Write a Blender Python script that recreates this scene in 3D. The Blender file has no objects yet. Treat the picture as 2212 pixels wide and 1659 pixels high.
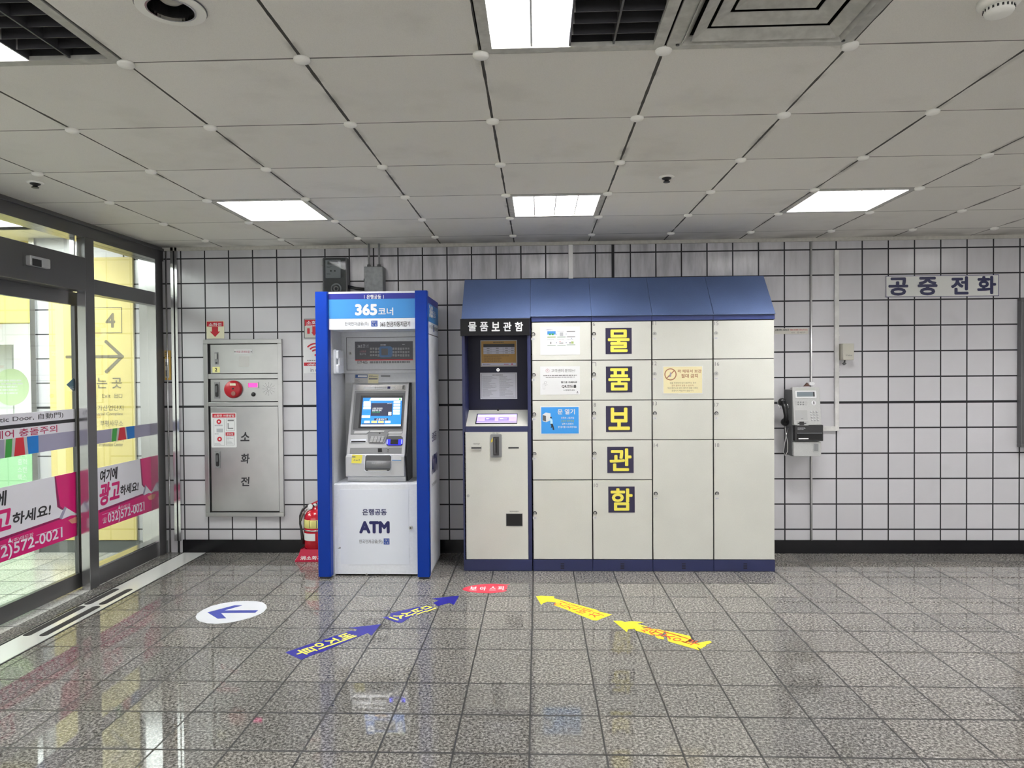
import bpy, math, random
from mathutils import Vector, Matrix
import numpy as np
SC = bpy.context.scene
C = SC.collection
R = random.Random(7)

# ---------------------------------------------------------------- camera, world, exposure
CAM = Vector((.1784, -5.5945, 1.464)); YAW, PITCH, ROLL, FPX = .03684, -.01542, .00818, 1487.2
cam = bpy.data.cameras.new('camera'); co = bpy.data.objects.new('camera', cam); C.objects.link(co)
cam.sensor_fit = 'HORIZONTAL'; cam.sensor_width = 36; cam.lens = 36*FPX/2212; cam.clip_start = .05; cam.clip_end = 100
co.matrix_world = Matrix.Translation(CAM) @ Matrix.Rotation(YAW, 4, 'Z') @ Matrix.Rotation(PITCH, 4, 'X') @ Matrix.Rotation(math.pi/2, 4, 'X') @ Matrix.Rotation(-ROLL, 4, 'Z')
SC.camera = co
W = bpy.data.worlds.new('world'); SC.world = W; W.use_nodes = True
W.node_tree.nodes['Background'].inputs[0].default_value = (.98, .97, .94, 1)
W.node_tree.nodes['Background'].inputs[1].default_value = .9
SC.view_settings.view_transform = 'Standard'; SC.view_settings.look = 'None'
SC.view_settings.gamma = 1; SC.view_settings.use_curve_mapping = False
SC.view_settings.exposure = 1.62
SC.cycles.max_bounces = 9; SC.cycles.diffuse_bounces = 5; SC.cycles.transparent_max_bounces = 16
SC.cycles.sample_clamp_indirect = 6; SC.cycles.caustics_reflective = False; SC.cycles.caustics_refractive = False
LAMP = 17.0          # radiance of the lit ceiling lamps
LAMP_HALL = 4.8     # radiance of the lamp and added glow panel in the passage behind the glass
HC = 2.522           # ceiling height

# ---------------------------------------------------------------- helpers
def lin(c): c /= 255; return c/12.92 if c <= .04045 else ((c+.055)/1.055)**2.4
def col(r, g, b): return (lin(r), lin(g), lin(b), 1)
def mat(name, c, rough=.5, metal=0., emit=0., spec=.5, coat=0.):
    m = bpy.data.materials.new(name); m.use_nodes = True
    b = m.node_tree.nodes['Principled BSDF']; i = b.inputs
    i['Base Color'].default_value = c; i['Roughness'].default_value = rough; i['Metallic'].default_value = metal
    i['Specular IOR Level'].default_value = spec; i['Coat Weight'].default_value = coat
    if emit: i['Emission Color'].default_value = c; i['Emission Strength'].default_value = emit
    return m
def nd(m, t, **kw):
    n = m.node_tree.nodes.new(t)
    for k, v in kw.items(): setattr(n, k, v)
    return n
def mth(m, op, a, b=None, c=None, clamp=False):
    n = nd(m, 'ShaderNodeMath', operation=op, use_clamp=clamp)
    for k, x in enumerate((a, b, c)):
        if x is None: continue
        if isinstance(x, (int, float)): n.inputs[k].default_value = x
        else: m.node_tree.links.new(x, n.inputs[k])
    return n.outputs[0]
def lk(m, a, b): m.node_tree.links.new(a, b)
def mixc(m, f, a, b, mode='MIX'):
    n = nd(m, 'ShaderNodeMix', data_type='RGBA', blend_type=mode)
    for k, x in ((0, f), (6, a), (7, b)):
        if isinstance(x, (int, float)): n.inputs[k].default_value = x
        elif isinstance(x, tuple): n.inputs[k].default_value = x
        else: lk(m, x, n.inputs[k])
    return n.outputs[2]
def xyz(m):
    g = nd(m, 'ShaderNodeNewGeometry'); s = nd(m, 'ShaderNodeSeparateXYZ'); lk(m, g.outputs['Position'], s.inputs[0])
    return g.outputs['Position'], s.outputs[0], s.outputs[1], s.outputs[2]
def noise(m, vec, scale, detail=2., rough=.5):
    n = nd(m, 'ShaderNodeTexNoise'); n.inputs['Scale'].default_value = scale; n.inputs['Detail'].default_value = detail; n.inputs['Roughness'].default_value = rough
    lk(m, vec, n.inputs['Vector']); return n.outputs[0]
def white(m, a, b):
    cb = nd(m, 'ShaderNodeCombineXYZ'); lk(m, a, cb.inputs[0]); lk(m, b, cb.inputs[1])
    n = nd(m, 'ShaderNodeTexWhiteNoise'); lk(m, cb.outputs[0], n.inputs[0]); return n.outputs[0]
def ramp(m, f, *stops):
    n = nd(m, 'ShaderNodeValToRGB'); e = n.color_ramp.elements
    while len(e) < len(stops): e.new(.5)
    for k, (p, c) in enumerate(stops): e[k].position = p; e[k].color = c
    lk(m, f, n.inputs[0]); return n.outputs[0]
def smooth(m, x, lo, hi):
    n = nd(m, 'ShaderNodeMapRange', interpolation_type='SMOOTHSTEP'); lk(m, x, n.inputs[0])
    n.inputs[1].default_value = lo; n.inputs[2].default_value = hi; return n.outputs[0]
def speck(m, amt=.05, scale=120):
    """faint mottling of a painted or plastic surface"""
    b = m.node_tree.nodes['Principled BSDF']; p = xyz(m)[0]
    c = tuple(b.inputs['Base Color'].default_value)
    f = noise(m, p, scale, 3); g = noise(m, p, 3.1, 3)
    s = mth(m, 'ADD', mth(m, 'MULTIPLY', f, .5), mth(m, 'MULTIPLY', g, .5))
    lo = tuple(x*(1-amt) for x in c[:3])+(1,); hi = tuple(min(1, x*(1+amt)) for x in c[:3])+(1,)
    lk(m, mixc(m, smooth(m, s, .35, .65), lo, hi), b.inputs['Base Color']); return m

class Fr:                                                    # a plane in the place: origin, right, up, outward normal
    def __init__(s, o, X, Y): s.o = Vector(o); s.X = Vector(X).normalized(); s.Y = Vector(Y).normalized(); s.N = s.X.cross(s.Y)
    def at(s, a, b, h=0): return s.o+s.X*a+s.Y*b+s.N*h
    def px(s, u, v, h=0):                                    # where the sight line of a photo point meets the plane
        a = (u-1106)/FPX; b = -(v-829.5)/FPX
        cr, sr = math.cos(ROLL), math.sin(ROLL); x = cr*a+sr*b; y = -sr*a+cr*b
        cp, sp = math.cos(PITCH), math.sin(PITCH); Y = cp-sp*y; Z = sp+cp*y
        cy, sy = math.cos(YAW), math.sin(YAW); d = Vector((cy*x-sy*Y, sy*x+cy*Y, Z))
        t = ((s.o+s.N*h)-CAM).dot(s.N)/d.dot(s.N); q = CAM+d*t-s.o
        return (q.dot(s.X), q.dot(s.Y))
    def pp(s, pts, h=0): return [s.px(u, v, h) for u, v in pts]
    def rc(s, u0, v0, u1, v1, h=0):                          # upright rectangle from two photo corners
        um, vm = (u0+u1)/2, (v0+v1)/2
        return (s.px(u0, vm, h)[0], s.px(um, v1, h)[1], s.px(u1, vm, h)[0], s.px(um, v0, h)[1])
def FY(y): return Fr((0, y, 0), (1, 0, 0), (0, 0, 1))        # faces the hall
def FX(x): return Fr((x, 0, 0), (0, 1, 0), (0, 0, 1))        # faces right
FZ = Fr((0, 0, 0), (1, 0, 0), (0, 1, 0))                     # floor
def FCEIL(z=HC): return Fr((0, 0, z), (1, 0, 0), (0, -1, 0)) # looks down

_tc = {}; _tx = []
def glyphs(body, lead=1.0):
    k = (body, lead)
    if k not in _tc:
        if not _tx:                                           # one text object is reused as the pen for every word
            _tx.append(bpy.data.curves.new('pen', 'FONT')); _tx.append(bpy.data.objects.new('pen', _tx[0])); C.objects.link(_tx[1])
        cu, ob = _tx; cu.body = body; cu.size = 1; cu.resolution_u = 3; cu.space_line = lead
        cu.align_x = 'CENTER' if '\n' in body else 'LEFT'
        me = bpy.data.meshes.new_from_object(ob)
        v = np.empty(len(me.vertices)*3); me.vertices.foreach_get('co', v); v = v.reshape(-1, 3)[:, :2]
        f = [tuple(p.vertices) for p in me.polygons]
        bpy.data.meshes.remove(me)
        lo, hi = v.min(0), v.max(0); _tc[k] = ((v-lo)/(hi-lo), f, (hi-lo)[0]/(hi-lo)[1], (hi-lo)[1])
    return _tc[k]

class MB:
    def __init__(s, m=None): s.v = []; s.f = []; s.i = []; s.mats = []; s.sm = []; s.smooth = False; s.c = 0; m and s.m(m)
    def m(s, m):
        if m not in s.mats: s.mats.append(m)
        s.c = s.mats.index(m); return s
    def add(s, vs, fs):
        n = len(s.v); s.v += [tuple(v) for v in vs]; s.f += [tuple(i+n for i in f) for f in fs]; s.i += [s.c]*len(fs); s.sm += [s.smooth]*len(fs); return s
    def box(s, x0, y0, z0, x1, y1, z1):
        x0, x1 = sorted((x0, x1)); y0, y1 = sorted((y0, y1)); z0, z1 = sorted((z0, z1))
        return s.add([(x, y, z) for z in (z0, z1) for y in (y0, y1) for x in (x0, x1)],
                     [(0, 2, 3, 1), (4, 5, 7, 6), (0, 1, 5, 4), (2, 6, 7, 3), (0, 4, 6, 2), (1, 3, 7, 5)])
    def prism(s, fr, pts, h0, h1):
        A = sum(p[0]*q[1]-q[0]*p[1] for p, q in zip(pts, pts[1:]+pts[:1]))
        if A < 0: pts = pts[::-1]
        n = len(pts)
        return s.add([fr.at(a, b, h0) for a, b in pts]+[fr.at(a, b, h1) for a, b in pts],
                     [tuple(range(n, 2*n)), tuple(range(n-1, -1, -1))]+[(k, (k+1) % n, n+(k+1) % n, n+k) for k in range(n)])
    def rect(s, fr, q, h0, h1, r=0, seg=4):
        a0, b0, a1, b1 = q
        if r <= 0: return s.prism(fr, [(a0, b0), (a1, b0), (a1, b1), (a0, b1)], h0, h1)
        p = []
        for cx, cy, t in ((a1-r, b0+r, -90), (a1-r, b1-r, 0), (a0+r, b1-r, 90), (a0+r, b0+r, 180)):
            p += [(cx+r*math.cos(math.radians(t+90*k/seg)), cy+r*math.sin(math.radians(t+90*k/seg))) for k in range(seg+1)]
        return s.prism(fr, p, h0, h1)
    def ring(s, fr, q, w, h0, h1):                           # rectangular frame
        a0, b0, a1, b1 = q
        s.rect(fr, (a0, b0, a1, b0+w), h0, h1); s.rect(fr, (a0, b1-w, a1, b1), h0, h1)
        s.rect(fr, (a0, b0+w, a0+w, b1-w), h0, h1); return s.rect(fr, (a1-w, b0+w, a1, b1-w), h0, h1)
    def cyl(s, fr, a, b, r, h0, h1, n=24, r1=None, rb=None):
        r1 = r if r1 is None else r1; rb = 1 if rb is None else rb
        t = [2*math.pi*k/n for k in range(n)]
        vs = [fr.at(a+r*math.cos(x), b+r*rb*math.sin(x), h0) for x in t]+[fr.at(a+r1*math.cos(x), b+r1*rb*math.sin(x), h1) for x in t]
        s.add(vs, [tuple(range(n, 2*n)), tuple(range(n-1, -1, -1))])
        o = s.smooth; s.smooth = True; n0 = len(s.v)-2*n
        s.f += [(n0+k, n0+(k+1) % n, n0+n+(k+1) % n, n0+n+k) for k in range(n)]; s.i += [s.c]*n; s.sm += [True]*n; s.smooth = o; return s
    def annulus(s, fr, a, b, r0, r1, h0, h1, n=32):
        t = [2*math.pi*k/n for k in range(n)]; vs = []
        for r, h in ((r0, h0), (r1, h0), (r1, h1), (r0, h1)): vs += [fr.at(a+r*math.cos(x), b+r*math.sin(x), h) for x in t]
        return s.add(vs, [(j*n+k, j*n+(k+1) % n, ((j+1) % 4)*n+(k+1) % n, ((j+1) % 4)*n+k) for j in range(4) for k in range(n)])
    def lathe(s, fr, a, b, prof, n=28):                      # profile of (radius, height)
        t = [2*math.pi*k/n for k in range(n)]; vs = []
        for r, h in prof: vs += [fr.at(a+r*math.cos(x), b+r*math.sin(x), h) for x in t]
        o = s.smooth; s.smooth = True
        s.add(vs, [(j*n+k, j*n+(k+1) % n, (j+1)*n+(k+1) % n, (j+1)*n+k) for j in range(len(prof)-1) for k in range(n)])
        m = len(prof)-1; n0 = len(s.v)-len(vs); s.smooth = o
        s.f += [tuple(range(n0+m*n, n0+m*n+n)), tuple(range(n0+n-1, n0-1, -1))]; s.i += [s.c]*2; s.sm += [False]*2; return s
    def tube(s, pts, r, n=10):
        P = [Vector(p) for p in pts]; rs = r if isinstance(r, (list, tuple)) else [r]*len(P); vs = []; up = None
        for k, p in enumerate(P):
            t = (P[min(k+1, len(P)-1)]-P[max(k-1, 0)]).normalized()
            if up is None: up = Vector((0, 0, 1)) if abs(t.z) < .9 else Vector((0, 1, 0))
            a = t.cross(up).normalized(); up = a.cross(t).normalized()
            vs += [p+(a*math.cos(2*math.pi*j/n)+up*math.sin(2*math.pi*j/n))*rs[k] for j in range(n)]
        o = s.smooth; s.smooth = True
        s.add(vs, [(k*n+j, k*n+(j+1) % n, (k+1)*n+(j+1) % n, (k+1)*n+j) for k in range(len(P)-1) for j in range(n)]); s.smooth = o
        n0 = len(s.v)-len(vs); s.f += [tuple(range(n0+n-1, n0-1, -1)), tuple(range(n0+len(vs)-n, n0+len(vs)))]; s.i += [s.c]*2; s.sm += [False]*2; return s
    def text(s, fr, body, q, h=.0012, bold=.0, fit=True, slant=0, lead=1.0, rot=None, ax=None):
        v, f, asp, ht = glyphs(body, lead); a0, b0, a1, b1 = q; w, hh = a1-a0, b1-b0
        if not fit:
            w2 = hh*asp
            if w2 < w: a0 += (w-w2)/2; w = w2
        r = max(0, bold)*hh/ht*1.0                            # stroke widening: the letter is repeated around a small circle
        r = min(r, w*.2, hh*.2)
        sh = [(0, 0)] if r <= 0 else [(0, 0)]+[(r*math.cos(t*math.pi/4), r*math.sin(t*math.pi/4)) for t in range(8)]
        for n, (dx, dy) in enumerate(sh):
            out = [(a0+r+x*(w-2*r)+dx+slant*(y-.5)*hh, b0+r+y*(hh-2*r)+dy) for x, y in v]
            s.add([fr.at(a, b, h+n*2e-6) for a, b in out], f)
        return s
    def dash(s, fr, q, rows, h=.0012, fill=.55, seed=1, wmin=.25, wmax=1., words=8):
        """rows of print too small to read"""
        rr = random.Random(seed); a0, b0, a1, b1 = q; dy = (b1-b0)/rows
        for k in range(rows):
            y1 = b1-k*dy; x = a0; end = a0+(a1-a0)*rr.uniform(wmin, wmax)
            while x < end:
                w = min(rr.uniform(.4, 1.4)*(a1-a0)/words, end-x); s.rect(fr, (x, y1-dy*fill, x+w, y1), h-.0004, h); x += w+(a1-a0)*.18/words
        return s
    def obj(s, name, parent=None, bevel=0, seg=2):
        me = bpy.data.meshes.new(name); me.from_pydata(s.v, [], s.f)
        for m in s.mats: me.materials.append(m)
        me.polygons.foreach_set('material_index', s.i); me.polygons.foreach_set('use_smooth', s.sm); me.update()
        o = bpy.data.objects.new(name, me); C.objects.link(o)
        if parent is not None:
            o.parent = parent; l = ROOT.get(parent.name)
            if l is not None: o.matrix_parent_inverse = Matrix.Translation(-l)
        if bevel:
            b = o.modifiers.new('edge', 'BEVEL'); b.width = bevel; b.segments = seg; b.limit_method = 'ANGLE'; b.angle_limit = math.radians(40)
        return o
ROOT = {}
def tag(o, label, cat, group=None):
    o['label'] = label; o['category'] = cat
    if group: o['group'] = group
    return o
def thing(name, label, cat, loc=(0, 0, 0), group=None):
    o = bpy.data.objects.new(name, None); o.empty_display_size = .1; C.objects.link(o); o.location = loc; ROOT[o.name] = Vector(loc); return tag(o, label, cat, group)
def struct(o): o['kind'] = 'structure'; return o
def dup(o, d, parent=None):
    c = o.copy(); C.objects.link(c)
    if parent is None: c.location = Vector(o.location)+Vector(d)
    else: c.parent = parent
    for ch in list(o.children): dup(ch, d, c)
    return c

# ---------------------------------------------------------------- materials
WHITE = mat('white_paint', (.78, .78, .78, 1), .4); PAPER = mat('paper_white', (.70, .71, .725, 1), .55)
BLACK = mat('black_plastic', (.012, .012, .014, 1), .35); DARK = mat('dark_gap', (.006, .006, .007, 1), .7)
INK = mat('ink_black', (.02, .02, .025, 1), .5); INKG = mat('ink_grey', (.2, .2, .21, 1), .5); INKL = mat('ink_pale_grey', (.42, .43, .46, 1), .5)
NAVYINK = mat('ink_navy', col(30, 32, 92), .5); RED = mat('sign_red', col(190, 30, 48), .45); REDD = mat('bell_red', col(172, 22, 38), .35)
STEEL = speck(mat('brushed_steel', (.40, .40, .405, 1), .3, .92), .04, 9); CHROME = mat('polished_steel', (.6, .6, .61, 1), .17, 1.)
DSTEEL = mat('dark_door_steel', (.15, .15, .155, 1), .3, .7); GREYP = mat('grey_plastic', (.42, .425, .43, 1), .4)
SILVER = mat('silver_plastic', (.52, .53, .545, 1), .35, .25); DGREY = mat('dark_grey_plastic', (.09, .093, .1, 1), .4)
MGREY = mat('mid_grey_plastic', (.22, .225, .235, 1), .4)
BLUE = speck(mat('kiosk_blue', col(2, 52, 152), .38, spec=.25), .05, 300); NAVYS = mat('sign_navy', col(34, 42, 140), .4)
SKY = mat('sign_sky_blue', col(58, 136, 205), .4); KWHITE = speck(mat('kiosk_white', (.77, .80, .86, 1), .42), .04, 60); KGREY = speck(mat('kiosk_grey', (.56, .575, .6, 1), .45), .04, 60)
CREAM = speck(mat('locker_cream', (.62, .625, .58, 1), .42), .035, 200); NAVY = speck(mat('locker_navy', col(33, 40, 84), .42), .08, 250)
ROOFM = speck(mat('locker_navy_lit', col(80, 98, 138), .4), .1, 300); PLATE = mat('letter_plate', col(36, 30, 66), .45); YEL = mat('letter_yellow', col(240, 226, 92), .45)  # roof is the locker navy with its lit tone put into the colour
LOCKB = mat('lock_black', (.03, .03, .032, 1), .3, .4); LOCKS = mat('lock_silver', (.38, .38, .37, 1), .3, .8)
TRIMB = speck(mat('trim_beige', (.5, .49, .45, 1), .6), .1, 40)
def led(name, c, e): return mat(name, c, .4, 0, e)
S_BLUE = led('screen_blue', col(28, 120, 215), .36); S_WHITE = led('screen_white', (.86, .9, .93, 1), .36); S_DARK = led('screen_dark', col(26, 34, 60), .3)
S_CREAM = led('screen_cream', col(235, 232, 200), .34); S_GREEN = led('screen_green', col(60, 170, 110), .36); S_ORANGE = led('screen_orange', col(240, 190, 110), .36)
S_LAV = led('screen_lavender', col(176, 160, 246), .38); S_LAVD = led('screen_lavender_dark', col(128, 110, 176), .34)
BLUELED = led('blue_led', (.06, .07, 1, 1), 2.2); PINKLED = led('pink_led', (1, .05, .3, 1), .5)
LAMPM = led('lamp_lit', (1, .985, .97, 1), LAMP); LAMPH = led('lamp_lit_passage', (.98, 1, .985, 1), LAMP_HALL)
LOUVRE = mat('louvre_white', (.5, .5, .5, 1), .35); LOUV_UNLIT = mat('louvre_unlit_dark', (.075, .075, .085, 1), .4, .2)  # one louvre; the darkness of unlit halves is put into the second colour
DISC = mat('disc_plastic', (.93, .93, .89, 1), .4)

def glass(name, tint, refl=.08):
    m = bpy.data.materials.new(name); m.use_nodes = True; n = m.node_tree.nodes; n.remove(n['Principled BSDF'])
    t = nd(m, 'ShaderNodeBsdfTransparent'); t.inputs[0].default_value = tint; g = nd(m, 'ShaderNodeBsdfGlossy'); g.inputs['Roughness'].default_value = .02
    fr = nd(m, 'ShaderNodeFresnel'); fr.inputs[0].default_value = 1.45; mx = nd(m, 'ShaderNodeMixShader')
    lk(m, mth(m, 'MULTIPLY', fr.outputs[0], refl*12, clamp=True), mx.inputs[0]); lk(m, t.outputs[0], mx.inputs[1]); lk(m, g.outputs[0], mx.inputs[2])
    lk(m, mx.outputs[0], n['Material Output'].inputs[0]); return m
GLASS = glass('door_glass', (.94, .975, .95, 1), .03); CLEAR = glass('clear_cover', (.75, .77, .78, 1), .07)
def veil(name, c, a):                                        # translucent film or printed film on glass
    m = mat(name, c, .4); m.node_tree.nodes['Principled BSDF'].inputs['Alpha'].default_value = a; return m

def tile_mat(name, split=True, base=(.56, .557, .592, 1)):
    m = mat(name, base, .22); b = m.node_tree.nodes['Principled BSDF']; p, x, y, z = xyz(m)
    uL = mth(m, 'DIVIDE', mth(m, 'ADD', x, 2.555), .2006)
    uR = mth(m, 'DIVIDE', mth(m, 'SUBTRACT', x, .935), .2039)
    s = mth(m, 'GREATER_THAN', x, .795)
    u = mth(m, 'ADD', mth(m, 'MULTIPLY', s, uR), mth(m, 'MULTIPLY', mth(m, 'SUBTRACT', 1, s), uL))
    v = mth(m, 'DIVIDE', mth(m, 'SUBTRACT', z, 1.21), .2035)
    def line(t, w): return mth(m, 'GREATER_THAN', mth(m, 'ABSOLUTE', mth(m, 'SUBTRACT', mth(m, 'FRACT', t), .5)), .5-w/2)
    g = mth(m, 'MAXIMUM', mth(m, 'MULTIPLY', line(u, .052), mth(m, 'GREATER_THAN', x, -2.8)), line(v, .055))
    g = mth(m, 'MAXIMUM', g, mth(m, 'LESS_THAN', mth(m, 'ABSOLUTE', mth(m, 'SUBTRACT', z, 1.21)), .0095))
    g = mth(m, 'MAXIMUM', g, mth(m, 'LESS_THAN', mth(m, 'ABSOLUTE', mth(m, 'SUBTRACT', x, .795)), .0115))
    w = white(m, mth(m, 'FLOOR', u), mth(m, 'FLOOR', v))
    c = mixc(m, w, tuple(k*.95 for k in base[:3])+(1,), tuple(min(1, k*1.03) for k in base[:3])+(1,))
    c = mixc(m, mth(m, 'MULTIPLY', noise(m, p, 260, 2), .14), c, (.5, .5, .52, 1))
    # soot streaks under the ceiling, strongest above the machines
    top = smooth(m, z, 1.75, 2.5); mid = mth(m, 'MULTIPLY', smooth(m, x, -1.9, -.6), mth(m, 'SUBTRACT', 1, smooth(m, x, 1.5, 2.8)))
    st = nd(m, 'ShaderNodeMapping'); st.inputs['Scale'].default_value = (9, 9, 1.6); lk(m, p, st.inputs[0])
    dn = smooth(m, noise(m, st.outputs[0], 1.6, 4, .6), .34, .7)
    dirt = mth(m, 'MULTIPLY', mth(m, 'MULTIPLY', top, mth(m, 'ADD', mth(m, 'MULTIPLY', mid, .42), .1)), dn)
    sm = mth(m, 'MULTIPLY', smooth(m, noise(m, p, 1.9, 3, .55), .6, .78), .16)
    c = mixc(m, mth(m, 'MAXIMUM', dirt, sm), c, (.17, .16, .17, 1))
    c = mixc(m, g, c, (.012, .012, .016, 1))
    lk(m, c, b.inputs['Base Color']); lk(m, mth(m, 'ADD', .2, mth(m, 'MULTIPLY', g, .5)), b.inputs['Roughness'])
    bp = nd(m, 'ShaderNodeBump'); bp.inputs['Strength'].default_value = .25; bp.inputs['Distance'].default_value = .003
    lk(m, mth(m, 'SUBTRACT', 1, g), bp.inputs['Height']); lk(m, bp.outputs[0], b.inputs['Normal'])
    return m
TILE = tile_mat('white_wall_tiles')
def floor_mat(name, lo, mid, hi, rough=.14):
    m = mat(name, mid, rough); b = m.node_tree.nodes['Principled BSDF']; p, x, y, z = xyz(m); b.inputs['IOR'].default_value = 1.6
    u = mth(m, 'DIVIDE', mth(m, 'SUBTRACT', x, .137), .2945)
    near = mth(m, 'LESS_THAN', y, -1.969); wide = mth(m, 'MULTIPLY', near, mth(m, 'GREATER_THAN', y, -2.369))
    va = mth(m, 'DIVIDE', mth(m, 'ADD', y, 1.969), .2895); vb = mth(m, 'DIVIDE', mth(m, 'ADD', y, 2.369), .3)
    v = mth(m, 'ADD', mth(m, 'MULTIPLY', near, vb), mth(m, 'MULTIPLY', mth(m, 'SUBTRACT', 1, near), va))
    v = mth(m, 'ADD', mth(m, 'MULTIPLY', wide, .5), mth(m, 'MULTIPLY', mth(m, 'SUBTRACT', 1, wide), v))
    def dist(t): return mth(m, 'ABSOLUTE', mth(m, 'SUBTRACT', mth(m, 'FRACT', mth(m, 'ADD', t, .5)), .5))
    g = mth(m, 'MAXIMUM', mth(m, 'LESS_THAN', dist(u), .0135), mth(m, 'LESS_THAN', dist(v), .018))
    g = mth(m, 'MAXIMUM', g, mth(m, 'LESS_THAN', mth(m, 'ABSOLUTE', mth(m, 'ADD', y, 1.969)), .0035))
    g = mth(m, 'MAXIMUM', g, mth(m, 'LESS_THAN', mth(m, 'ABSOLUTE', mth(m, 'ADD', y, 2.369)), .0035))
    w = white(m, mth(m, 'FLOOR', u), mth(m, 'ADD', mth(m, 'FLOOR', v), mth(m, 'MULTIPLY', wide, 77)))
    f = noise(m, p, 82, 2, .6); f2 = noise(m, p, 210, 1, .5)
    f = mth(m, 'ADD', mth(m, 'MULTIPLY', f, .7), mth(m, 'MULTIPLY', f2, .3))
    c = ramp(m, f, (.38, lo), (.5, mid), (.61, hi))
    tint = mixc(m, w, (.86, .86, .86, 1), (1.08, 1.06, 1.03, 1)); c = mixc(m, 1., c, tint, 'MULTIPLY')
    st = smooth(m, noise(m, p, 1.3, 3, .6), .5, .75); c = mixc(m, mth(m, 'MULTIPLY', st, .28), c, (.17, .15, .13, 1))
    c = mixc(m, mth(m, 'MULTIPLY', g, .95), c, (.012, .012, .012, 1))
    lk(m, c, b.inputs['Base Color'])
    lk(m, mth(m, 'ADD', mth(m, 'ADD', rough-.03, mth(m, 'MULTIPLY', noise(m, p, 6, 3), .025)), mth(m, 'MULTIPLY', g, .4)), b.inputs['Roughness'])
    bp = nd(m, 'ShaderNodeBump'); bp.inputs['Strength'].default_value = .2; bp.inputs['Distance'].default_value = .002
    lk(m, mth(m, 'SUBTRACT', 1, g), bp.inputs['Height']); lk(m, bp.outputs[0], b.inputs['Normal'])
    return m
GRANITE = floor_mat('grey_granite_tiles', (.055, .053, .05, 1), (.17, .165, .156, 1), (.37, .36, .343, 1), .045)
GRANITE2 = floor_mat('pale_granite_tiles', (.34, .34, .33, 1), (.55, .55, .53, 1), (.72, .72, .7, 1), .2)
def ceil_mat():
    m = mat('ceiling_panels', (.6, .58, .53, 1), .65); b = m.node_tree.nodes['Principled BSDF']; p, x, y, z = xyz(m)
    def dist(t): return mth(m, 'MULTIPLY', mth(m, 'ABSOLUTE', mth(m, 'SUBTRACT', mth(m, 'FRACT', mth(m, 'ADD', mth(m, 'DIVIDE', t, .6), .5)), .5)), .6)
    dx = dist(x); dy = dist(mth(m, 'ADD', y, .3047))
    ra = noise(m, p, 7, 3); gx = mth(m, 'LESS_THAN', dx, mth(m, 'MULTIPLY', ra, .010)); gy = mth(m, 'LESS_THAN', dy, mth(m, 'MULTIPLY', ra, .0072))
    w = white(m, mth(m, 'FLOOR', mth(m, 'DIVIDE', x, .6)), mth(m, 'FLOOR', mth(m, 'DIVIDE', mth(m, 'ADD', y, .3047), .6)))
    c = mixc(m, w, (.81, .795, .75, 1), (.87, .855, .815, 1))
    c = mixc(m, mth(m, 'MULTIPLY', smooth(m, noise(m, p, 330, 2), .4, .7), .12), c, (.38, .37, .33, 1))
    c = mixc(m, mth(m, 'MULTIPLY', smooth(m, noise(m, p, 2.2, 4, .6), .5, .8), .25), c, (.4, .38, .33, 1))
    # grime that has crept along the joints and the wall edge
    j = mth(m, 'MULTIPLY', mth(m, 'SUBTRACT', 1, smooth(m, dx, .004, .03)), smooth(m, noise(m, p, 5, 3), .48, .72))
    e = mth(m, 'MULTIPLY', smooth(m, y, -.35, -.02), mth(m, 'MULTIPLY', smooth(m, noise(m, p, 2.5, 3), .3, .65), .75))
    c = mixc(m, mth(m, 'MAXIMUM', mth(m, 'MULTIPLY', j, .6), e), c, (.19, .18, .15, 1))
    c = mixc(m, mth(m, 'MULTIPLY', gy, .85), c, (.07, .066, .055, 1)); c = mixc(m, gx, c, (.045, .042, .035, 1))
    lk(m, c, b.inputs['Base Color']); return m
CEIL = ceil_mat()
ALU = mat('vent_aluminium', (.5, .5, .47, 1), .5); speck(ALU, .16, 30)

# ================================================================ THE SETTING
def quadsheet(name, m, x0, y0, x1, y1, z0, z1): return struct(MB(m).box(x0, y0, z0, x1, y1, z1).obj(name))
quadsheet('floor', GRANITE, -2.9, -13, 9, .0, -.1, 0)
quadsheet('wall_back', TILE, -4.0, 0, 9, .2, 0, 2.75)
quadsheet('wall_right', TILE, 9, -13, 9.2, .2, 0, 2.75)
FW = FY(0); CE = FCEIL()
struct(MB(mat('black_granite', (.006, .006, .008, 1), .2, spec=.3)).box(-2.77, -.012, 0, 9, 0, .107).obj('baseboard_back'))
struct(MB(TRIMB).box(-2.9, -.02, 2.496, 9, 0, HC).obj('trim_1'))
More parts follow.
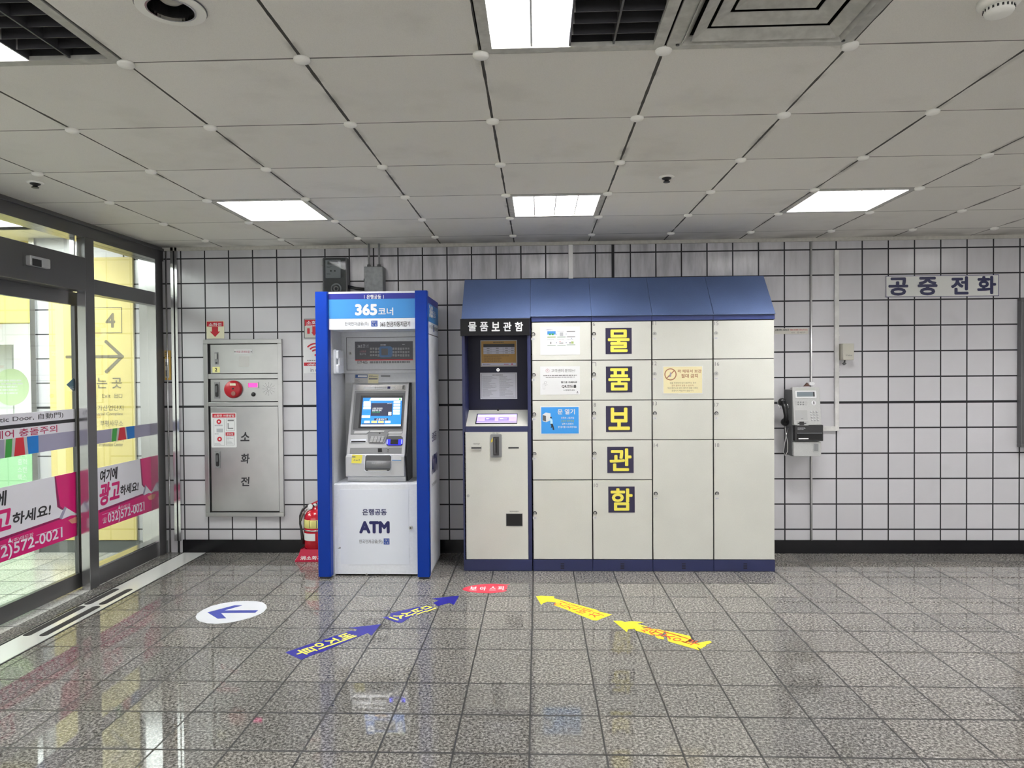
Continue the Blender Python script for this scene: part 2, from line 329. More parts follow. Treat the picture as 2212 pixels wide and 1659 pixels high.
# fixture cells (column, row): x from .6*column, y from -.3047-.6*row downwards
def cell(c, r): return (.6*c, -.3047-.6*(r+1), .6*(c+1), -.3047-.6*r)
LIT = [(-3, 1), (0, 1), (3, 1), (-3, 9), (0, 9), (3, 9), (6, 1), (6, 5), (6, 9), (3, 5), (9, 1), (9, 5), (9, 9), (-3, 13), (0, 13), (3, 13), (6, 13), (9, 13)]
HALF = [(0, 5), (-3, 5)]; VENT = (1, 5)
holes = set(LIT+HALF+[VENT])
b = MB(CEIL)
for c in range(-5, 15):
    for r in range(-1, 21):
        if (c, r) in holes: continue
        if (c, r) == (-2, 5):                              # round opening for the downlight
            x0, y0, x1, y1 = cell(c, r); n = 40; A_ = [2*math.pi*k/n for k in range(n)]; hx_, hy_ = -.864, -3.64
            inn = [(hx_+.066*math.cos(a), hy_+.066*math.sin(a), HC) for a in A_]; out_ = []
            for a in A_:
                ca, sa = math.cos(a), math.sin(a); tt = min(((x1-hx_)/ca if ca > 0 else (x0-hx_)/ca) if abs(ca) > 1e-9 else 9, ((y1-hy_)/sa if sa > 0 else (y0-hy_)/sa) if abs(sa) > 1e-9 else 9)
                out_.append((hx_+ca*tt, hy_+sa*tt, HC))
            b.add(inn+out_, [(k, (k+1) % n, n+(k+1) % n, n+k) for k in range(n)])
            for X_, Y_ in ((x0, y0), (x1, y0), (x1, y1), (x0, y1)):
                th = math.atan2(Y_-hy_, X_-hx_) % (2*math.pi); k = int(th/(2*math.pi/n)); b.add([out_[k], (X_, Y_, HC), out_[(k+1) % n]], [(0, 1, 2)])
            continue
        x0, y0, x1, y1 = cell(c, r); x0 = max(x0, -2.9); y1 = min(y1, 0); y0 = max(y0, -13)
        b.add([(x0, y0, HC), (x0, y1, HC), (x1, y1, HC), (x1, y0, HC)], [(0, 1, 2, 3)])
struct(b.obj('ceiling'))
quadsheet('light_stop_slab_1', mat('light_stop_grey', (.2, .2, .2, 1), .9), -9, -13, 9, .2, 2.75, 2.85)  # unseen slab added above the ceiling to stop light leaks

# ---- glass partition on the left
def steel_face(m=DSTEEL): return m
p = struct(MB(DSTEEL).box(-2.955, -1.0, 0, -2.895, -.905, 2.42).obj('trim_2', bevel=.003)); p['label'] = 'dark steel mullion beside the sliding door'
struct(MB(DSTEEL).box(-3.04, -.125, 0, -2.9, -.02, 2.42).obj('trim_3', bevel=.003))
struct(MB(DSTEEL).box(-3.04, -9, 2.41, -2.9, 0, 2.522).box(-2.9, -9, 2.492, -2.885, 0, 2.512).obj('trim_4', bevel=.002))
struct(MB(CHROME).box(-2.954, -1.003, .0, -2.897, -1.0, 2.27).obj('trim_11')); struct(MB(CHROME).box(-3.039, -.128, 0, -2.902, -.125, 2.41).obj('trim_12'))
win = bpy.data.objects.new('window_1', None); C.objects.link(win); win['kind'] = 'structure'
MB(DSTEEL).box(-2.99, -.905, 2.04, -2.91, -.125, 2.145).box(-2.99, -.905, 0, -2.91, -.125, .118).obj('frame_rail', win, .002)
MB(CHROME).box(-3.0, -.905, .118, -2.915, -.125, .128).obj('glazing_bead', win)
MB(GLASS).box(-2.97, -.905, .12, -2.962, -.125, 2.04).obj('glass_pane', win); MB(GLASS).box(-2.97, -.905, 2.145, -2.962, -.125, 2.41).obj('transom_pane', win)
win2 = bpy.data.objects.new('window_2', None); C.objects.link(win2); win2['kind'] = 'structure'
MB(GLASS).box(-2.97, -9, 2.275, -2.962, -1.0, 2.41).obj('transom_pane', win2); MB(CHROME).box(-2.975, -1.04, 2.275, -2.945, -1.03, 2.41).obj('glazing_bead', win2)
struct(MB(DSTEEL).box(-3.03, -9, 2.045, -2.89, -1.0, 2.275).obj('trim_5', bevel=.004))
door = bpy.data.objects.new('door_1', None); C.objects.link(door); door['kind'] = 'structure'
MB(DSTEEL).box(-3.015, -2.6, 1.955, -2.985, -.93, 2.045).obj('top_rail', door); MB(DSTEEL).box(-3.015, -2.6, .01, -2.985, -.93, .112).obj('bottom_rail', door)
MB(DSTEEL).box(-3.015, -.985, .112, -2.985, -.93, 1.955).obj('stile', door, .003); MB(GLASS).box(-3.004, -2.6, .11, -2.996, -.985, 1.956).obj('glass_pane', door)
struct(MB(CHROME).box(-2.834, -.02, .1, -2.811, 0, HC).box(-2.799, -.02, .1, -2.78, 0, HC).m(DARK).box(-2.811, -.012, 0, -2.799, 0, HC).obj('trim_6'))
struct(MB(CHROME).tube([(-2.875, -.012, 0), (-2.875, -.012, HC)], .007).obj('trim_7'))
# threshold: granite strip with polished edge lines, cover plate with anti-slip strips
struct(MB(mat('plate_steel', (.82, .84, .83, 1), .12, .25)).box(-2.755, -9, 0, -2.575, -.02, .003).m(DARK).box(-2.768, -9, 0, -2.760, -.02, .002).box(-2.568, -9, 0, -2.562, -.02, .002)
       .m(CHROME).box(-2.775, -9, 0, -2.769, -.02, .003).obj('trim_8'))
GRIP = mat('grip_strip_black', (.035, .035, .037, 1), .8); strips = []
for k in range(2):
    for s in (0, 1):
        x0 = -2.748+.096*s; y0, y1 = ((-1.312, -.972), (-1.842, -1.322))[k]
        o = MB(GRIP).rect(FZ, (x0, y0+.01, x0+.047, y1-.01), .003, .0045, .02, 5).obj('grip_strip')
        tag(o, '%s black anti-slip strip on the sill plate, %s' % (('door-side', 'hall-side')[s], ('pair nearest the tiled wall', 'longer pair farther from the tiled wall')[k]), 'strip', 'anti-slip strips on the sill plate')

# ---- passage behind the glass
quadsheet('floor_passage', GRANITE2, -9, -13, -2.9, 16, -.1, 0)
PWALL = mat('passage_ceiling', (.8, .78, .68, 1), .6)
pc = MB(PWALL)
for x0, x1, y0, y1 in ((-9, -2.97, -13, -2.6), (-9, -2.97, -.35, 0), (-9, -5.4, -2.6, -.35), (-3.5, -2.97, -2.6, -.35), (-9, -4.0, 0, 8), (-9, -4.0, 11, 16)): pc.box(x0, y0, 2.62, x1, y1, 2.64)
struct(pc.obj('ceiling_passage'))
struct(MB(LAMPH).box(-5.4, -2.6, 2.7, -3.5, -.35, 2.71).m(WHITE).box(-5.42, -2.62, 2.62, -5.4, -.33, 2.71).box(-3.5, -2.62, 2.62, -3.48, -.33, 2.71).box(-5.4, -2.62, 2.62, -3.5, -2.6, 2.71).box(-5.4, -.35, 2.62, -3.5, -.33, 2.71).obj('ceiling_light_panel_passage'))
struct(MB(LAMPH).box(-9, 8, 2.66, -4.2, 11, 2.67).obj('added_glow_panel_passage'))  # glowing panel added to light the far end of the passage
quadsheet('wall_passage', tile_mat('passage_tiles', base=(.76, .78, .78, 1)), -9, 14, -3.9, 14.2, 0, 2.75)
quadsheet('wall_passage_right', WHITE, -4.03, .25, -3.9, 14.2, 0, 2.75)
quadsheet('wall_passage_left', WHITE, -9.1, -13, -9, 16, 0, 2.75)
struct(MB(CHROME).box(-4.03, -.02, 0, -3.985, .25, 2.62).obj('trim_9'))
struct(MB(mat('passage_skirting', (.13, .14, .14, 1), .3)).box(-4.0, -.012, 0, -2.9, 0, .1).obj('baseboard_passage'))
struct(MB(mat('yellow_fascia', col(232, 214, 110), .5)).box(-9, .1, 1.93, -4.03, .25, 2.62).obj('trim_10'))

# ================================================================ CEILING THINGS
def ceiling_light(c, r, lit, label, left_only=False):
    x0, y0, x1, y1 = cell(c, r); t = thing('ceiling_light', label, 'ceiling light', ((x0+x1)/2, (y0+y1)/2, HC), 'recessed square ceiling lights')
    w = .035; z = HC
    f = MB(ALU); f.ring(CE, (x0+.004, -y1+.004, x1-.004, -y0-.004), w, -.012, .003); f.obj('frame', t)
    X0, X1, Y0, Y1 = x0+w, x1-w, y0+w*.8, y1-w*.8; xm = (X0+X1)/2; D = .075
    h = MB(LOUVRE if not left_only else LOUV_UNLIT)
    h.box(X0-.03, Y0-.03, z+D+.002, X1+.03, Y1+.03, z+D+.02)
    for q in ((X0-.01, Y0-.01, X0, Y1+.01), (X1, Y0-.01, X1+.01, Y1+.01), (X0, Y0-.01, X1, Y0), (X0, Y1, X1, Y1+.01)): h.box(q[0], q[1], z-.002, q[2], q[3], z+D+.002)
    h.obj('housing', t)
    MB(LAMPM).box(X0+.004, Y0+.004, z+D-.006, (xm-.012 if left_only else X1-.004), Y1-.004, z+D).obj('lamp_panel', t)
    for half in ((0, 1) if left_only else (2,)):
        a0, a1 = ((X0, xm), (xm, X1), (X0, X1))[half]; l = MB(LOUV_UNLIT if half == 1 else LOUVRE)
        n = 2 if left_only else 4
        for k in range(1, n): xx = a0+(a1-a0)*k/n; l.box(xx-.003, Y0, z+.002, xx+.003, Y1, z+.05)
        for k in range(1, 8): yy = Y0+(Y1-Y0)*k/8; l.box(a0, yy-.0012, z+.008, a1, yy+.0012, z+.05)
        l.obj('louvre', t)
        if half == 1: MB(LOUV_UNLIT).box(xm-.012, Y0, z+.001, xm-.006, Y1, z+D+.001).obj('divider', t)
    return t
LN = {(-3, 1): 'lit square ceiling light above the fire hydrant cabinet', (0, 1): 'lit square ceiling light above the lockers, middle of the row near the wall', (3, 1): 'lit square ceiling light between the lockers and the payphone',
      (0, 5): 'half-lit square ceiling light next to the square air diffuser, right half dark', (-3, 5): 'half-lit square ceiling light in the top left corner, mostly dark'}
for c, r in LIT: ceiling_light(c, r, True, LN.get((c, r), 'lit square ceiling light further along the hall ceiling'))
for c, r in HALF: ceiling_light(c, r, True, LN[(c, r)], True)
d0 = None
for c in range(-4, 9):
    for r in range(0, 7):
        x, y = .6*c, -.3047-.6*r
        if r >= 6 or not (-.2 < (x-.178)/(y+5.5945+1e-6)+.95 < 2.1): continue
        if d0 is None:
            m = MB(DISC).lathe(Fr((0, 0, HC), (1, 0, 0), (0, -1, 0)), x, -y, [(.027, 0), (.028, .006), (.024, .012), (.010, .0165), (.001, .017)], 20)
            o = d0 = m.obj('ceiling_disc'); d0xy = (x, y)
            tag(o, 'small white plastic disc over a ceiling panel corner', 'ceiling disc', 'white discs at the ceiling panel corners')
        else: o = d0.copy(); C.objects.link(o); o.location = (x-d0xy[0], y-d0xy[1], 0)
# square diffuser
x0, y0, x1, y1 = cell(*VENT); t = thing('air_diffuser', 'square stepped metal air diffuser beside the half-lit ceiling light', 'air vent', ((x0+x1)/2, (y0+y1)/2, HC))
cx, cy = (x0+x1)/2, (y0+y1)/2
def pyr(m, r0, z0, r1, z1, th=.004):
    for s in range(4):
        q = [(-1, -1), (1, -1), (1, 1), (-1, 1)]; a, bq = q[s], q[(s+1) % 4]
        P = [(cx+a[0]*r0, cy+a[1]*r0, z0), (cx+bq[0]*r0, cy+bq[1]*r0, z0), (cx+bq[0]*r1, cy+bq[1]*r1, z1), (cx+a[0]*r1, cy+a[1]*r1, z1)]
        m.add(P+[(u, v, w+th) for u, v, w in P], [(0, 1, 2, 3), (7, 6, 5, 4), (0, 4, 5, 1), (1, 5, 6, 2), (2, 6, 7, 3), (3, 7, 4, 0)])
m = MB(ALU); m.ring(CE, (x0+.004, -y1+.004, x1-.004, -y0-.004), .045, -.004, .004); pyr(m, .252, HC-.012, .232, HC+.006); m.obj('outer_frame', t)
for r0, za, r1, zb in ((.228, -.012, .188, .006), (.176, .009, .132, .026), (.12, .029, .078, .045)):
    mm = MB(ALU); pyr(mm, r0, HC+za, r1, HC+zb, .003); mm.obj('cone_ring', t)
MB(ALU).box(cx-.066, cy-.066, HC+.047, cx+.066, cy+.066, HC+.052).obj('centre_plate', t)
MB(DARK).box(x0+.02, y0+.02, HC+.1, x1-.02, y1-.02, HC+.11).box(x0+.01, y0+.01, HC+.002, x0+.02, y1-.01, HC+.1).box(x1-.02, y0+.01, HC+.002, x1-.01, y1-.01, HC+.1).box(x0+.02, y0+.01, HC+.002, x1-.02, y0+.02, HC+.1).box(x0+.02, y1-.02, HC+.002, x1-.02, y1-.01, HC+.1).obj('duct_box', t)
m = MB(BLACK)
for sx in (-1, 1):
    for sy in (-1, 1): m.cyl(CE, cx+sx*.262, -(cy+sy*.262), .006, .004, .007, 10)
m.obj('screws', t)
# round recessed lamp
t = thing('recessed_downlight', 'round unlit recessed downlight with white rim in the ceiling', 'downlight', (-.864, -3.64, HC))
MB(DISC).annulus(CE, -.864, 3.64, .066, .094, -.002, .007, 40).obj('rim', t); MB(CHROME).annulus(CE, -.864, 3.64, .062, .067, -.004, .009, 40).obj('inner_ring', t); MB(DGREY).annulus(CE, -.864, 3.64, .094, .0965, -.002, .003, 40).obj('rim_gap', t)
MB(BLACK).annulus(CE, -.864, 3.64, .062, .064, -.06, .0, 40).cyl(CE, -.864, 3.64, .064, -.064, -.06, 40).obj('baffle', t)
m = MB(mat('bulb_glass', (.55, .53, .48, 1), .25)); m.lathe(CE, -.864, 3.64, [(.03, -.06), (.045, -.045), (.042, -.03), (.025, -.016), (.004, -.012)]); m.obj('bulb', t)
for (u, v), lab in (((1440, 386), 'black ceiling sprinkler head above the lockers'), ((76, 398), 'black ceiling sprinkler head above the glass doors')):
    a, bb = CE.px(u, v-4); t = thing('sprinkler', lab, 'sprinkler', (a, -bb, HC))
    MB(DISC).lathe(CE, a, bb, [(.042, 0), (.042, .003), (.03, .007), (.026, .007)], 24).obj('escutcheon', t)
    m = MB(BLACK); m.lathe(CE, a, bb, [(.027, .006), (.024, .012), (.012, .018), (.012, .026)], 16); m.lathe(CE, a, bb, [(.018, .026), (.018, .030)], 16); m.obj('head', t)
a, bb = CE.px(2158, 0); t = thing('smoke_detector', 'white round smoke detector in the top right corner of the ceiling', 'smoke detector', (a, -bb, HC))
MB(DISC).lathe(CE, a, bb, [(.055, 0), (.055, .012), (.05, .018), (.042, .022)], 30).obj('base', t)
MB(DISC).lathe(CE, a, bb, [(.038, .022), (.038, .034), (.033, .042), (.02, .046), (.002, .047)], 30).obj('sensor_cap', t)
m = MB(BLACK)
for k in range(20): x = 2*math.pi*k/20; m.cyl(CE, a+.0375*math.cos(x), bb+.0375*math.sin(x), .0028, .025, .032, 6)
m.obj('air_slots', t)
# automatic door sensor on the beam
FB = FX(-2.89); q = FB.rc(55, 556, 99, 577); t = thing('door_sensor', 'small silver motion sensor on the dark beam over the sliding door', 'sensor', (-2.89, (q[0]+q[2])/2, q[1]))
MB(SILVER).rect(FB, q, 0, .03, .008).obj('housing', t, .003); q2 = FB.rc(70, 560, 89, 575, .03); MB(BLACK).rect(FB, q2, .028, .033).obj('lens', t)
MB(DSTEEL).rect(FB, FB.rc(50, 551, 97, 579), 0, .002).obj('back_plate', t)

# ================================================================ STICKERS ON THE GLASS
WF = mat('film_white', (.74, .74, .8, 1), .35); PINK = mat('film_pink', col(206, 22, 112), .35); PINKD = mat('film_dark_pink', col(140, 16, 84), .35); GREYF = mat('film_grey', col(156, 154, 178), .4)
GRNF = mat('film_green', col(60, 158, 68), .4); REDF = mat('film_red', col(206, 42, 58), .4); BLUF = mat('film_blue', col(22, 118, 200), .4); CRIM = mat('film_crimson', col(176, 30, 84), .4); LINE = mat('film_rim', (.5, .5, .5, 1), .4)
SKIN = mat('printed_skin', col(216, 150, 130), .5)
G1 = FX(-2.996); G2 = FX(-2.962)
def band(fr, name, label, m, poly): return tag(MB(m).prism(fr, poly, .0004, .0012).obj(name), label, 'sticker')
# on the sliding leaf: words strip, grey band, advert
zt = lambda fr, u, v: fr.px(u, v)
L = -2.3; Rr = -.987
o = tag(MB(WF).rect(G1, (L, 1.095, Rr, 1.245), .0004, .0012).obj('door_notice'), 'white notice strip with Automatic Door lettering on the sliding glass door', 'notice')
MB(INK).rect(G1, (L, 1.155, Rr, 1.178), .0012, .0016).obj('rule', o)
m = MB(INK).text(G1, '자동문 (Automatic Door, 自動門)', G1.rc(-95, 886, 136, 911) if False else (G1.px(136, 885)[0]-1.04, 1.19, G1.px(136, 885)[0], 1.232), .0018, .004); m.obj('black_lettering', o)
m = MB(CRIM).text(G1, '전동휠체어 충돌주의', (G1.px(123, 920)[0]-.80, 1.100, G1.px(123, 920)[0], 1.149), .0018, .012); m.obj('crimson_lettering', o)
def grey_band(fr, a0, a1, z0, z1, logo_u, label):
    o = tag(MB(GREYF).rect(fr, (a0, z0, a1, z1), .0004, .0010).obj('glass_band'), label, 'sticker', 'grey safety bands on the glass')
    A = lambda u: fr.px(u, 925)[0]; us = logo_u; m = MB(LINE)
    m.prism(fr, [(A(us[0]-3), z0), (A(us[5]), z0), (A(us[5]), z1), (A(us[0])-.01, z1)], .0010, .0012); m.obj('logo_ground', o)
    MB(GRNF).prism(fr, [(A(us[0]-2), z0), (A(us[1]-2), z0), (A(us[1]+1), z1), (A(us[0]+1), z1)], .0012, .0016).obj('green_panel', o)
    MB(REDF).prism(fr, [(A(us[2]-2), z0), (A(us[3]+2), z0), (A(us[3]-1), z1), (A(us[2]+2), z1)], .0012, .0016).obj('red_panel', o)
    MB(BLUF).prism(fr, [(A(us[4]+2), z0), (A(us[5]), z0), (A(us[5]), z1), (A(us[4]-1), z1)], .0012, .0016).obj('blue_panel', o)
grey_band(G1, L, Rr, .985, 1.095, (11, 25, 31, 51, 58, 82), 'grey safety band with coloured logo on the sliding glass door')
grey_band(G2, -.903, -.127, .985, 1.08, (242, 252, 256, 270, 273, 290), 'grey safety band with coloured logo on the fixed glass pane')
def advert(fr, P, label, phone, ends):
    """P maps photo points of the advert on to the glass"""
    tl, tr, br, bl = ends
    o = tag(MB(WF).prism(fr, P([tl, tr, br, bl]), .0004, .0010).obj('advert_sticker'), label, 'sticker', 'pink advert stickers on the glass')
    return o
T = lambda fr, pts: fr.pp(pts)
# fixed pane: photo outline (213,1011) (344,983) (344,1098) (214,1143)
def build_ad(fr, a0, a1, label):
    """a: left and right end along the glass; drawn in unit coordinates measured on the fixed pane (u 213..344)"""
    f0, f1 = -.905, -.125; z0, z1 = .215, .725
    def q(u, v): a, z = G2.px(u, v); return (a0+(a-f0)/(f1-f0)*(a1-a0), z)
    def Q(pts): return [q(u, v) for u, v in pts]
    cl = lambda a: min(max(a, a0), a1)
    zt0, zt1 = q(213, 1011)[1], q(340, 983)[1]; zt = (zt0+zt1)/2; zb = (q(214, 1143)[1]+q(344, 1098)[1])/2
    o = tag(MB(WF).rect(fr, (a0, zb, a1, zt), .0004, .0010).obj('advert_sticker'), label, 'sticker', 'pink advert stickers on the glass')
    m = MB(PINK)
    m.prism(fr, [(a0, zb), (a1, zb), (a1, q(330, 1065)[1]), q(322, 1065), q(309, 1067), (a0, q(213, 1103)[1])], .0010, .0013)
    m.prism(fr, [(q(303, 990)[0], zt), (a1, zt), (a1, q(330, 1062)[1]), q(327, 1062), q(313, 1053), q(308, 1046)], .0010, .0013)
    m.obj('pink_ground', o)
    MB(PINKD).prism(fr, Q([(214, 1102), (309, 1066), (322, 1063), (318, 1068), (308, 1070), (214, 1108)]), .0013, .0016).prism(fr, [(q(303, 990)[0]-.004, zt), (q(303, 990)[0]+.006, zt), q(309, 1046), q(314, 1053), q(311, 1053), q(306, 1047)], .0013, .0016).obj('torn_edge', o)
    MB(WF).prism(fr, Q([(316, 1050), (326, 1062), (311, 1070)]), .0016, .0019).obj('paper_curl', o)
    MB(GREYF).prism(fr, Q([(314, 1047), (316, 1050), (311, 1070), (308, 1067)]), .0016, .0020).obj('curl_shade', o)
    MB(SKIN).prism(fr, Q([(318, 1073), (327, 1068), (334, 1073), (333, 1079), (322, 1080)]), .0016, .0019).obj('printed_hand', o)
    def box(u0, v0, u1, v1): a = q(u0, (v0+v1)/2); c = q(u1, (v0+v1)/2); um = (u0+u1)/2; return (a[0], q(um, v1)[1], c[0], q(um, v0)[1])
    m = MB(INK); m.text(fr, '여기에', box(215, 1012, 253, 1039), .0018, .03, slant=.12); m.text(fr, '하세요!', box(259, 1044, 299, 1066), .0018, .03, slant=.12); m.obj('black_lettering', o)
    MB(PINK).text(fr, '광고', box(214, 1040, 259, 1088), .0018, .034, slant=.15).obj('pink_lettering', o)
    m = MB(WF); m.text(fr, '☎', box(221, 1118, 230, 1130), .0018, .0); m.text(fr, '032)572-0021', box(232, 1096, 312, 1122), .0018, .018)
    m.text(fr, '(주)애드팜', box(259, 1090, 281, 1098), .0018, .0); m.rect(fr, box(220, 1106.3, 253, 1106.9), .0013, .0018); m.rect(fr, box(284, 1088.3, 311, 1088.9), .0013, .0018)
    m.prism(fr, [q(255, 1099), q(257, 1091), q(259, 1099)], .0014, .0018); m.obj('white_lettering', o)
build_ad(G2, -.903, -.127, 'pink and white advert sticker with telephone number on the fixed glass pane')
build_ad(G1, -2.06, -.987, 'pink and white advert sticker with telephone number on the sliding door')
q = G1.pp([(143, 831), (158, 817), (162, 820), (162, 843), (158, 845)]); o = tag(MB(mat('film_slate', col(92, 122, 138), .4)).prism(G1, q, .0004, .0012).obj('door_sticker'), 'small slate blue diamond sticker at the edge of the sliding glass door', 'sticker')
MB(WF).text(G1, '자동', (q[0][0]+.03, 1.365, q[3][0]-.012, 1.4), .0018, .0).obj('lettering', o)

# ================================================================ BEHIND THE GLASS
YSIGN = mat('sign_pale_yellow', col(224, 206, 132), .5); YI = mat('sign_grey_print', col(120, 112, 92), .5)
qs = FW.rc(208, 556, 287, 1165); sx0, sx1, sz0, sz1 = -3.87, -3.152, .105, 2.45
o = tag(MB(YSIGN).box(sx0, -.02, sz0, sx1, 0, sz1).obj('exit_sign', bevel=.002), 'tall pale yellow exit sign with arrow on the tiled wall behind the glass', 'sign')
FS = FY(-.02)
def w(u0, v0, u1, v1): return FS.rc(u0, v0, u1, v1)
m = MB(YI); q = w(193, 663.5, 263.5, 720); m.ring(FS, q, .006, 0, .0015); m.text(FS, '4', w(228, 676, 249, 708), .0018, .02); m.obj('exit_number', o)
c = FS.px(262, 770); a = [FS.px(229, 738), FS.px(264, 770), FS.px(230, 803)]
def bar(m, fr, p, q, wd, h0=0, h1=.0015):
    d = Vector((q[0]-p[0], q[1]-p[1])).normalized()*wd/2; n = Vector((-d.y, d.x)); e = d
    return m.prism(fr, [(p[0]-e.x*.6+n.x, p[1]-e.y*.6+n.y), (p[0]-e.x-0*n.x, p[1]-e.y), (p[0]-e.x*.6-n.x, p[1]-e.y*.6-n.y), (q[0]+e.x*.6-n.x, q[1]+e.y*.6-n.y), (q[0]+e.x, q[1]+e.y), (q[0]+e.x*.6+n.x, q[1]+e.y*.6+n.y)], h0, h1)
m = MB(YI); bar(m, FS, (-3.72, a[1][1]), a[1], .024); bar(m, FS, a[0], a[1], .026, 0, .0018); bar(m, FS, a[2], a[1], .026, 0, .0021); m.obj('arrow', o)
m = MB(YI); m.text(FS, '나가는 곳', (FS.px(263.5, 830)[0]-.40, w(0, 817, 1, 841)[1], FS.px(263.5, 830)[0], w(0, 817, 1, 841)[3]), .0018, .012)
for s, u0, u1, v0, v1, bd in (('Exit', 221, 239, 851, 859, .0), ('出口', 247, 264, 850, 860, .0), ('부평국가산업단지', 176, 266.5, 875.5, 887, .0), ('Bupyeong Industrial Complex', 150, 266, 891, 899, .0), ('부평사무소', 217, 266, 908, 921, .0), ('홍보지원센터', 205, 266.5, 943, 955, .0), ('Promotion Center', 215, 266, 956, 964, .0)):
    m.text(FS, s, w(u0, v0, u1, v1), .0018, bd)
m.obj('lettering', o)
MB(YI).box(-3.63, -.01, 2.45, -3.625, 0, 2.5).box(-3.24, -.01, 2.45, -3.235, 0, 2.5).obj('hanger', o)
# shop stand beyond the corner
FP = FY(.8); GRN = mat('poster_green', col(176, 232, 178), .5); CIRC = mat('poster_lime', col(214, 240, 190), .5); PALE = mat('poster_white', (.84, .9, .88, 1), .5)
t = thing('shop_poster', 'pale shop poster board with round lime spot behind the sliding door', 'poster', (-4.9, .8, 0))
q = FP.rc(-60, 745, 31, 958); MB(PALE).rect(FP, (q[0], .9, q[2], q[3]), 0, .02).obj('board', t); c = FP.px(28, 836); MB(CIRC).cyl(FP, c[0], c[1], .175, .02, .024, 40).obj('lime_spot', t)
MB(PALE).dash(FP, (c[0]-.12, c[1]-.08, c[0]+.13, c[1]+.07), 5, .026, .5, 5, .7, 1, 6).obj('lettering', t)
q = FP.rc(-60, 958, 73, 1130); MB(GRN).rect(FP, (q[0], .0, q[2], q[3]), 0, .02).obj('green_panel', t)
m = MB(PALE)
for k, s in enumerate(('복사', '출력', '스캔', '팩스')): m.text(FP, s, FP.rc(42, 974+16.5*k, 62, 987+16.5*k), .022, .0)
m.obj('vertical_lettering', t)

# ================================================================ ON THE BACK WALL, LEFT
# yellow call box beside the door post
q = FW.rc(346, 757, 370, 821); t = thing('wall_call_box', 'small yellow notice box on the tiled wall beside the door post', 'notice', (q[0], 0, q[1]))
q = (-2.898, q[1], q[2], q[3]); MB(mat('callbox_yellow', col(226, 186, 92), .5)).rect(FW, q, 0, .012, .003).obj('panel', t)
MB(PAPER).rect(FW, (q[0]+.006, q[1]+.02, q[2]-.012, q[3]-.07), .012, .014).obj('white_panel', t); MB(MGREY).rect(FW, (q[0]+.008, q[1]+.03, q[2]-.018, q[1]+.08), .014, .016).rect(FW, (q[0]+.008, q[1]+.115, q[2]-.018, q[1]+.15), .014, .016).obj('picture', t)
MB(YI).dash(FW, (q[0]+.006, q[3]-.06, q[2]-.008, q[3]-.012), 3, .0135, .5, 3, .7, 1, 4).obj('lettering', t)
# hydrant signs
q = FW.rc(446.5, 693.5, 484.5, 731.5); o = tag(MB(mat('sign_cream', col(226, 224, 196), .5)).rect(FW, q, 0, .004, .004).obj('hydrant_sign'), 'cream hydrant sign with red down arrow above the steel cabinet', 'sign')
m = MB(RED); m.rect(FW, (q[0]+.003, q[3]-.045, q[2]-.004, q[3]-.004), .004, .0045); a = FW.rc(454, 706, 476, 728); xm = (a[0]+a[2])/2
m.prism(FW, [(xm-.026, a[3]), (xm+.026, a[3]), (xm+.026, a[1]+.045), (xm+.043, a[1]+.045), (xm, a[1]), (xm-.043, a[1]+.045), (xm-.026, a[1]+.045)], .004, .0047); m.obj('red_arrow', o)
MB(PAPER).text(FW, '소화전', FW.rc(451.5, 697.5, 479, 704.5), .0055, .02).obj('lettering', o)
q = FW.rc(658, 689.5, 700, 730); o = tag(MB(mat('sign_grey_cream', col(196, 196, 190), .5)).rect(FW, q, 0, .004, .004).m(DGREY).ring(FW, (q[0]-.004, q[1]-.004, q[2]+.004, q[3]+.004), .006, 0, .005).obj('extinguisher_sign'), 'extinguisher sign with red down arrow beside the cash machine', 'sign')
m = MB(RED); m.rect(FW, (q[0]+.003, q[3]-.056, q[2]-.003, q[3]-.004), .004, .0045); a = FW.rc(673, 703, 684.5, 725.5); xm = (a[0]+a[2])/2
m.prism(FW, [(xm-.014, a[3]), (xm+.014, a[3]), (xm+.014, a[1]+.03), (xm+.023, a[1]+.03), (xm, a[1]), (xm-.023, a[1]+.03), (xm-.014, a[1]+.03)], .004, .0047)
m.rect(FW, FW.rc(664, 709, 669.5, 721), .004, .0047, .004); m.obj('red_arrow', o)
m = MB(PAPER); m.text(FW, '소화기', FW.rc(662, 693, 696, 701.5), .0055, .02); m.dash(FW, FW.rc(661, 703, 696, 705), 1, .0055, .9, 2, 1, 1, 10); m.obj('lettering', o)
q = FW.rc(656, 733.5, 716, 806); o = tag(MB(PAPER).rect(FW, q, 0, .004, .006).obj('wifi_sign'), 'white sign with red radio waves beside the cash machine', 'sign')
m = MB(RED); c = FW.px(682, 767); m.cyl(FW, c[0], c[1], .009, .004, .006, 16)
for r0 in (.03, .055, .082):
    P = [(c[0]+r*math.sin(math.radians(t)), c[1]+.006+r*math.cos(math.radians(t))) for r, ts in ((r0+.012, range(-48, 49, 8)), (r0, range(48, -49, -8))) for t in ts]; m.prism(FW, P, .004, .006)
qq = FW.rc(656, 783, 716, 790); m.rect(FW, (q[0]+.003, qq[1], q[2]-.003, qq[3]), .004, .0047); m.obj('red_print', o)
MB(PAPER).text(FW, 'olleh WiFi', FW.rc(664.5, 784, 702, 789.2), .0055, .02).obj('white_lettering', o)
m = MB(INKG); m.dash(FW, FW.rc(664, 777.5, 712, 780.5), 1, .005, .8, 4, 1, 1, 8); m.text(FW, 'in coex', FW.rc(671, 795, 702, 803), .005, .01); m.obj('lettering', o)
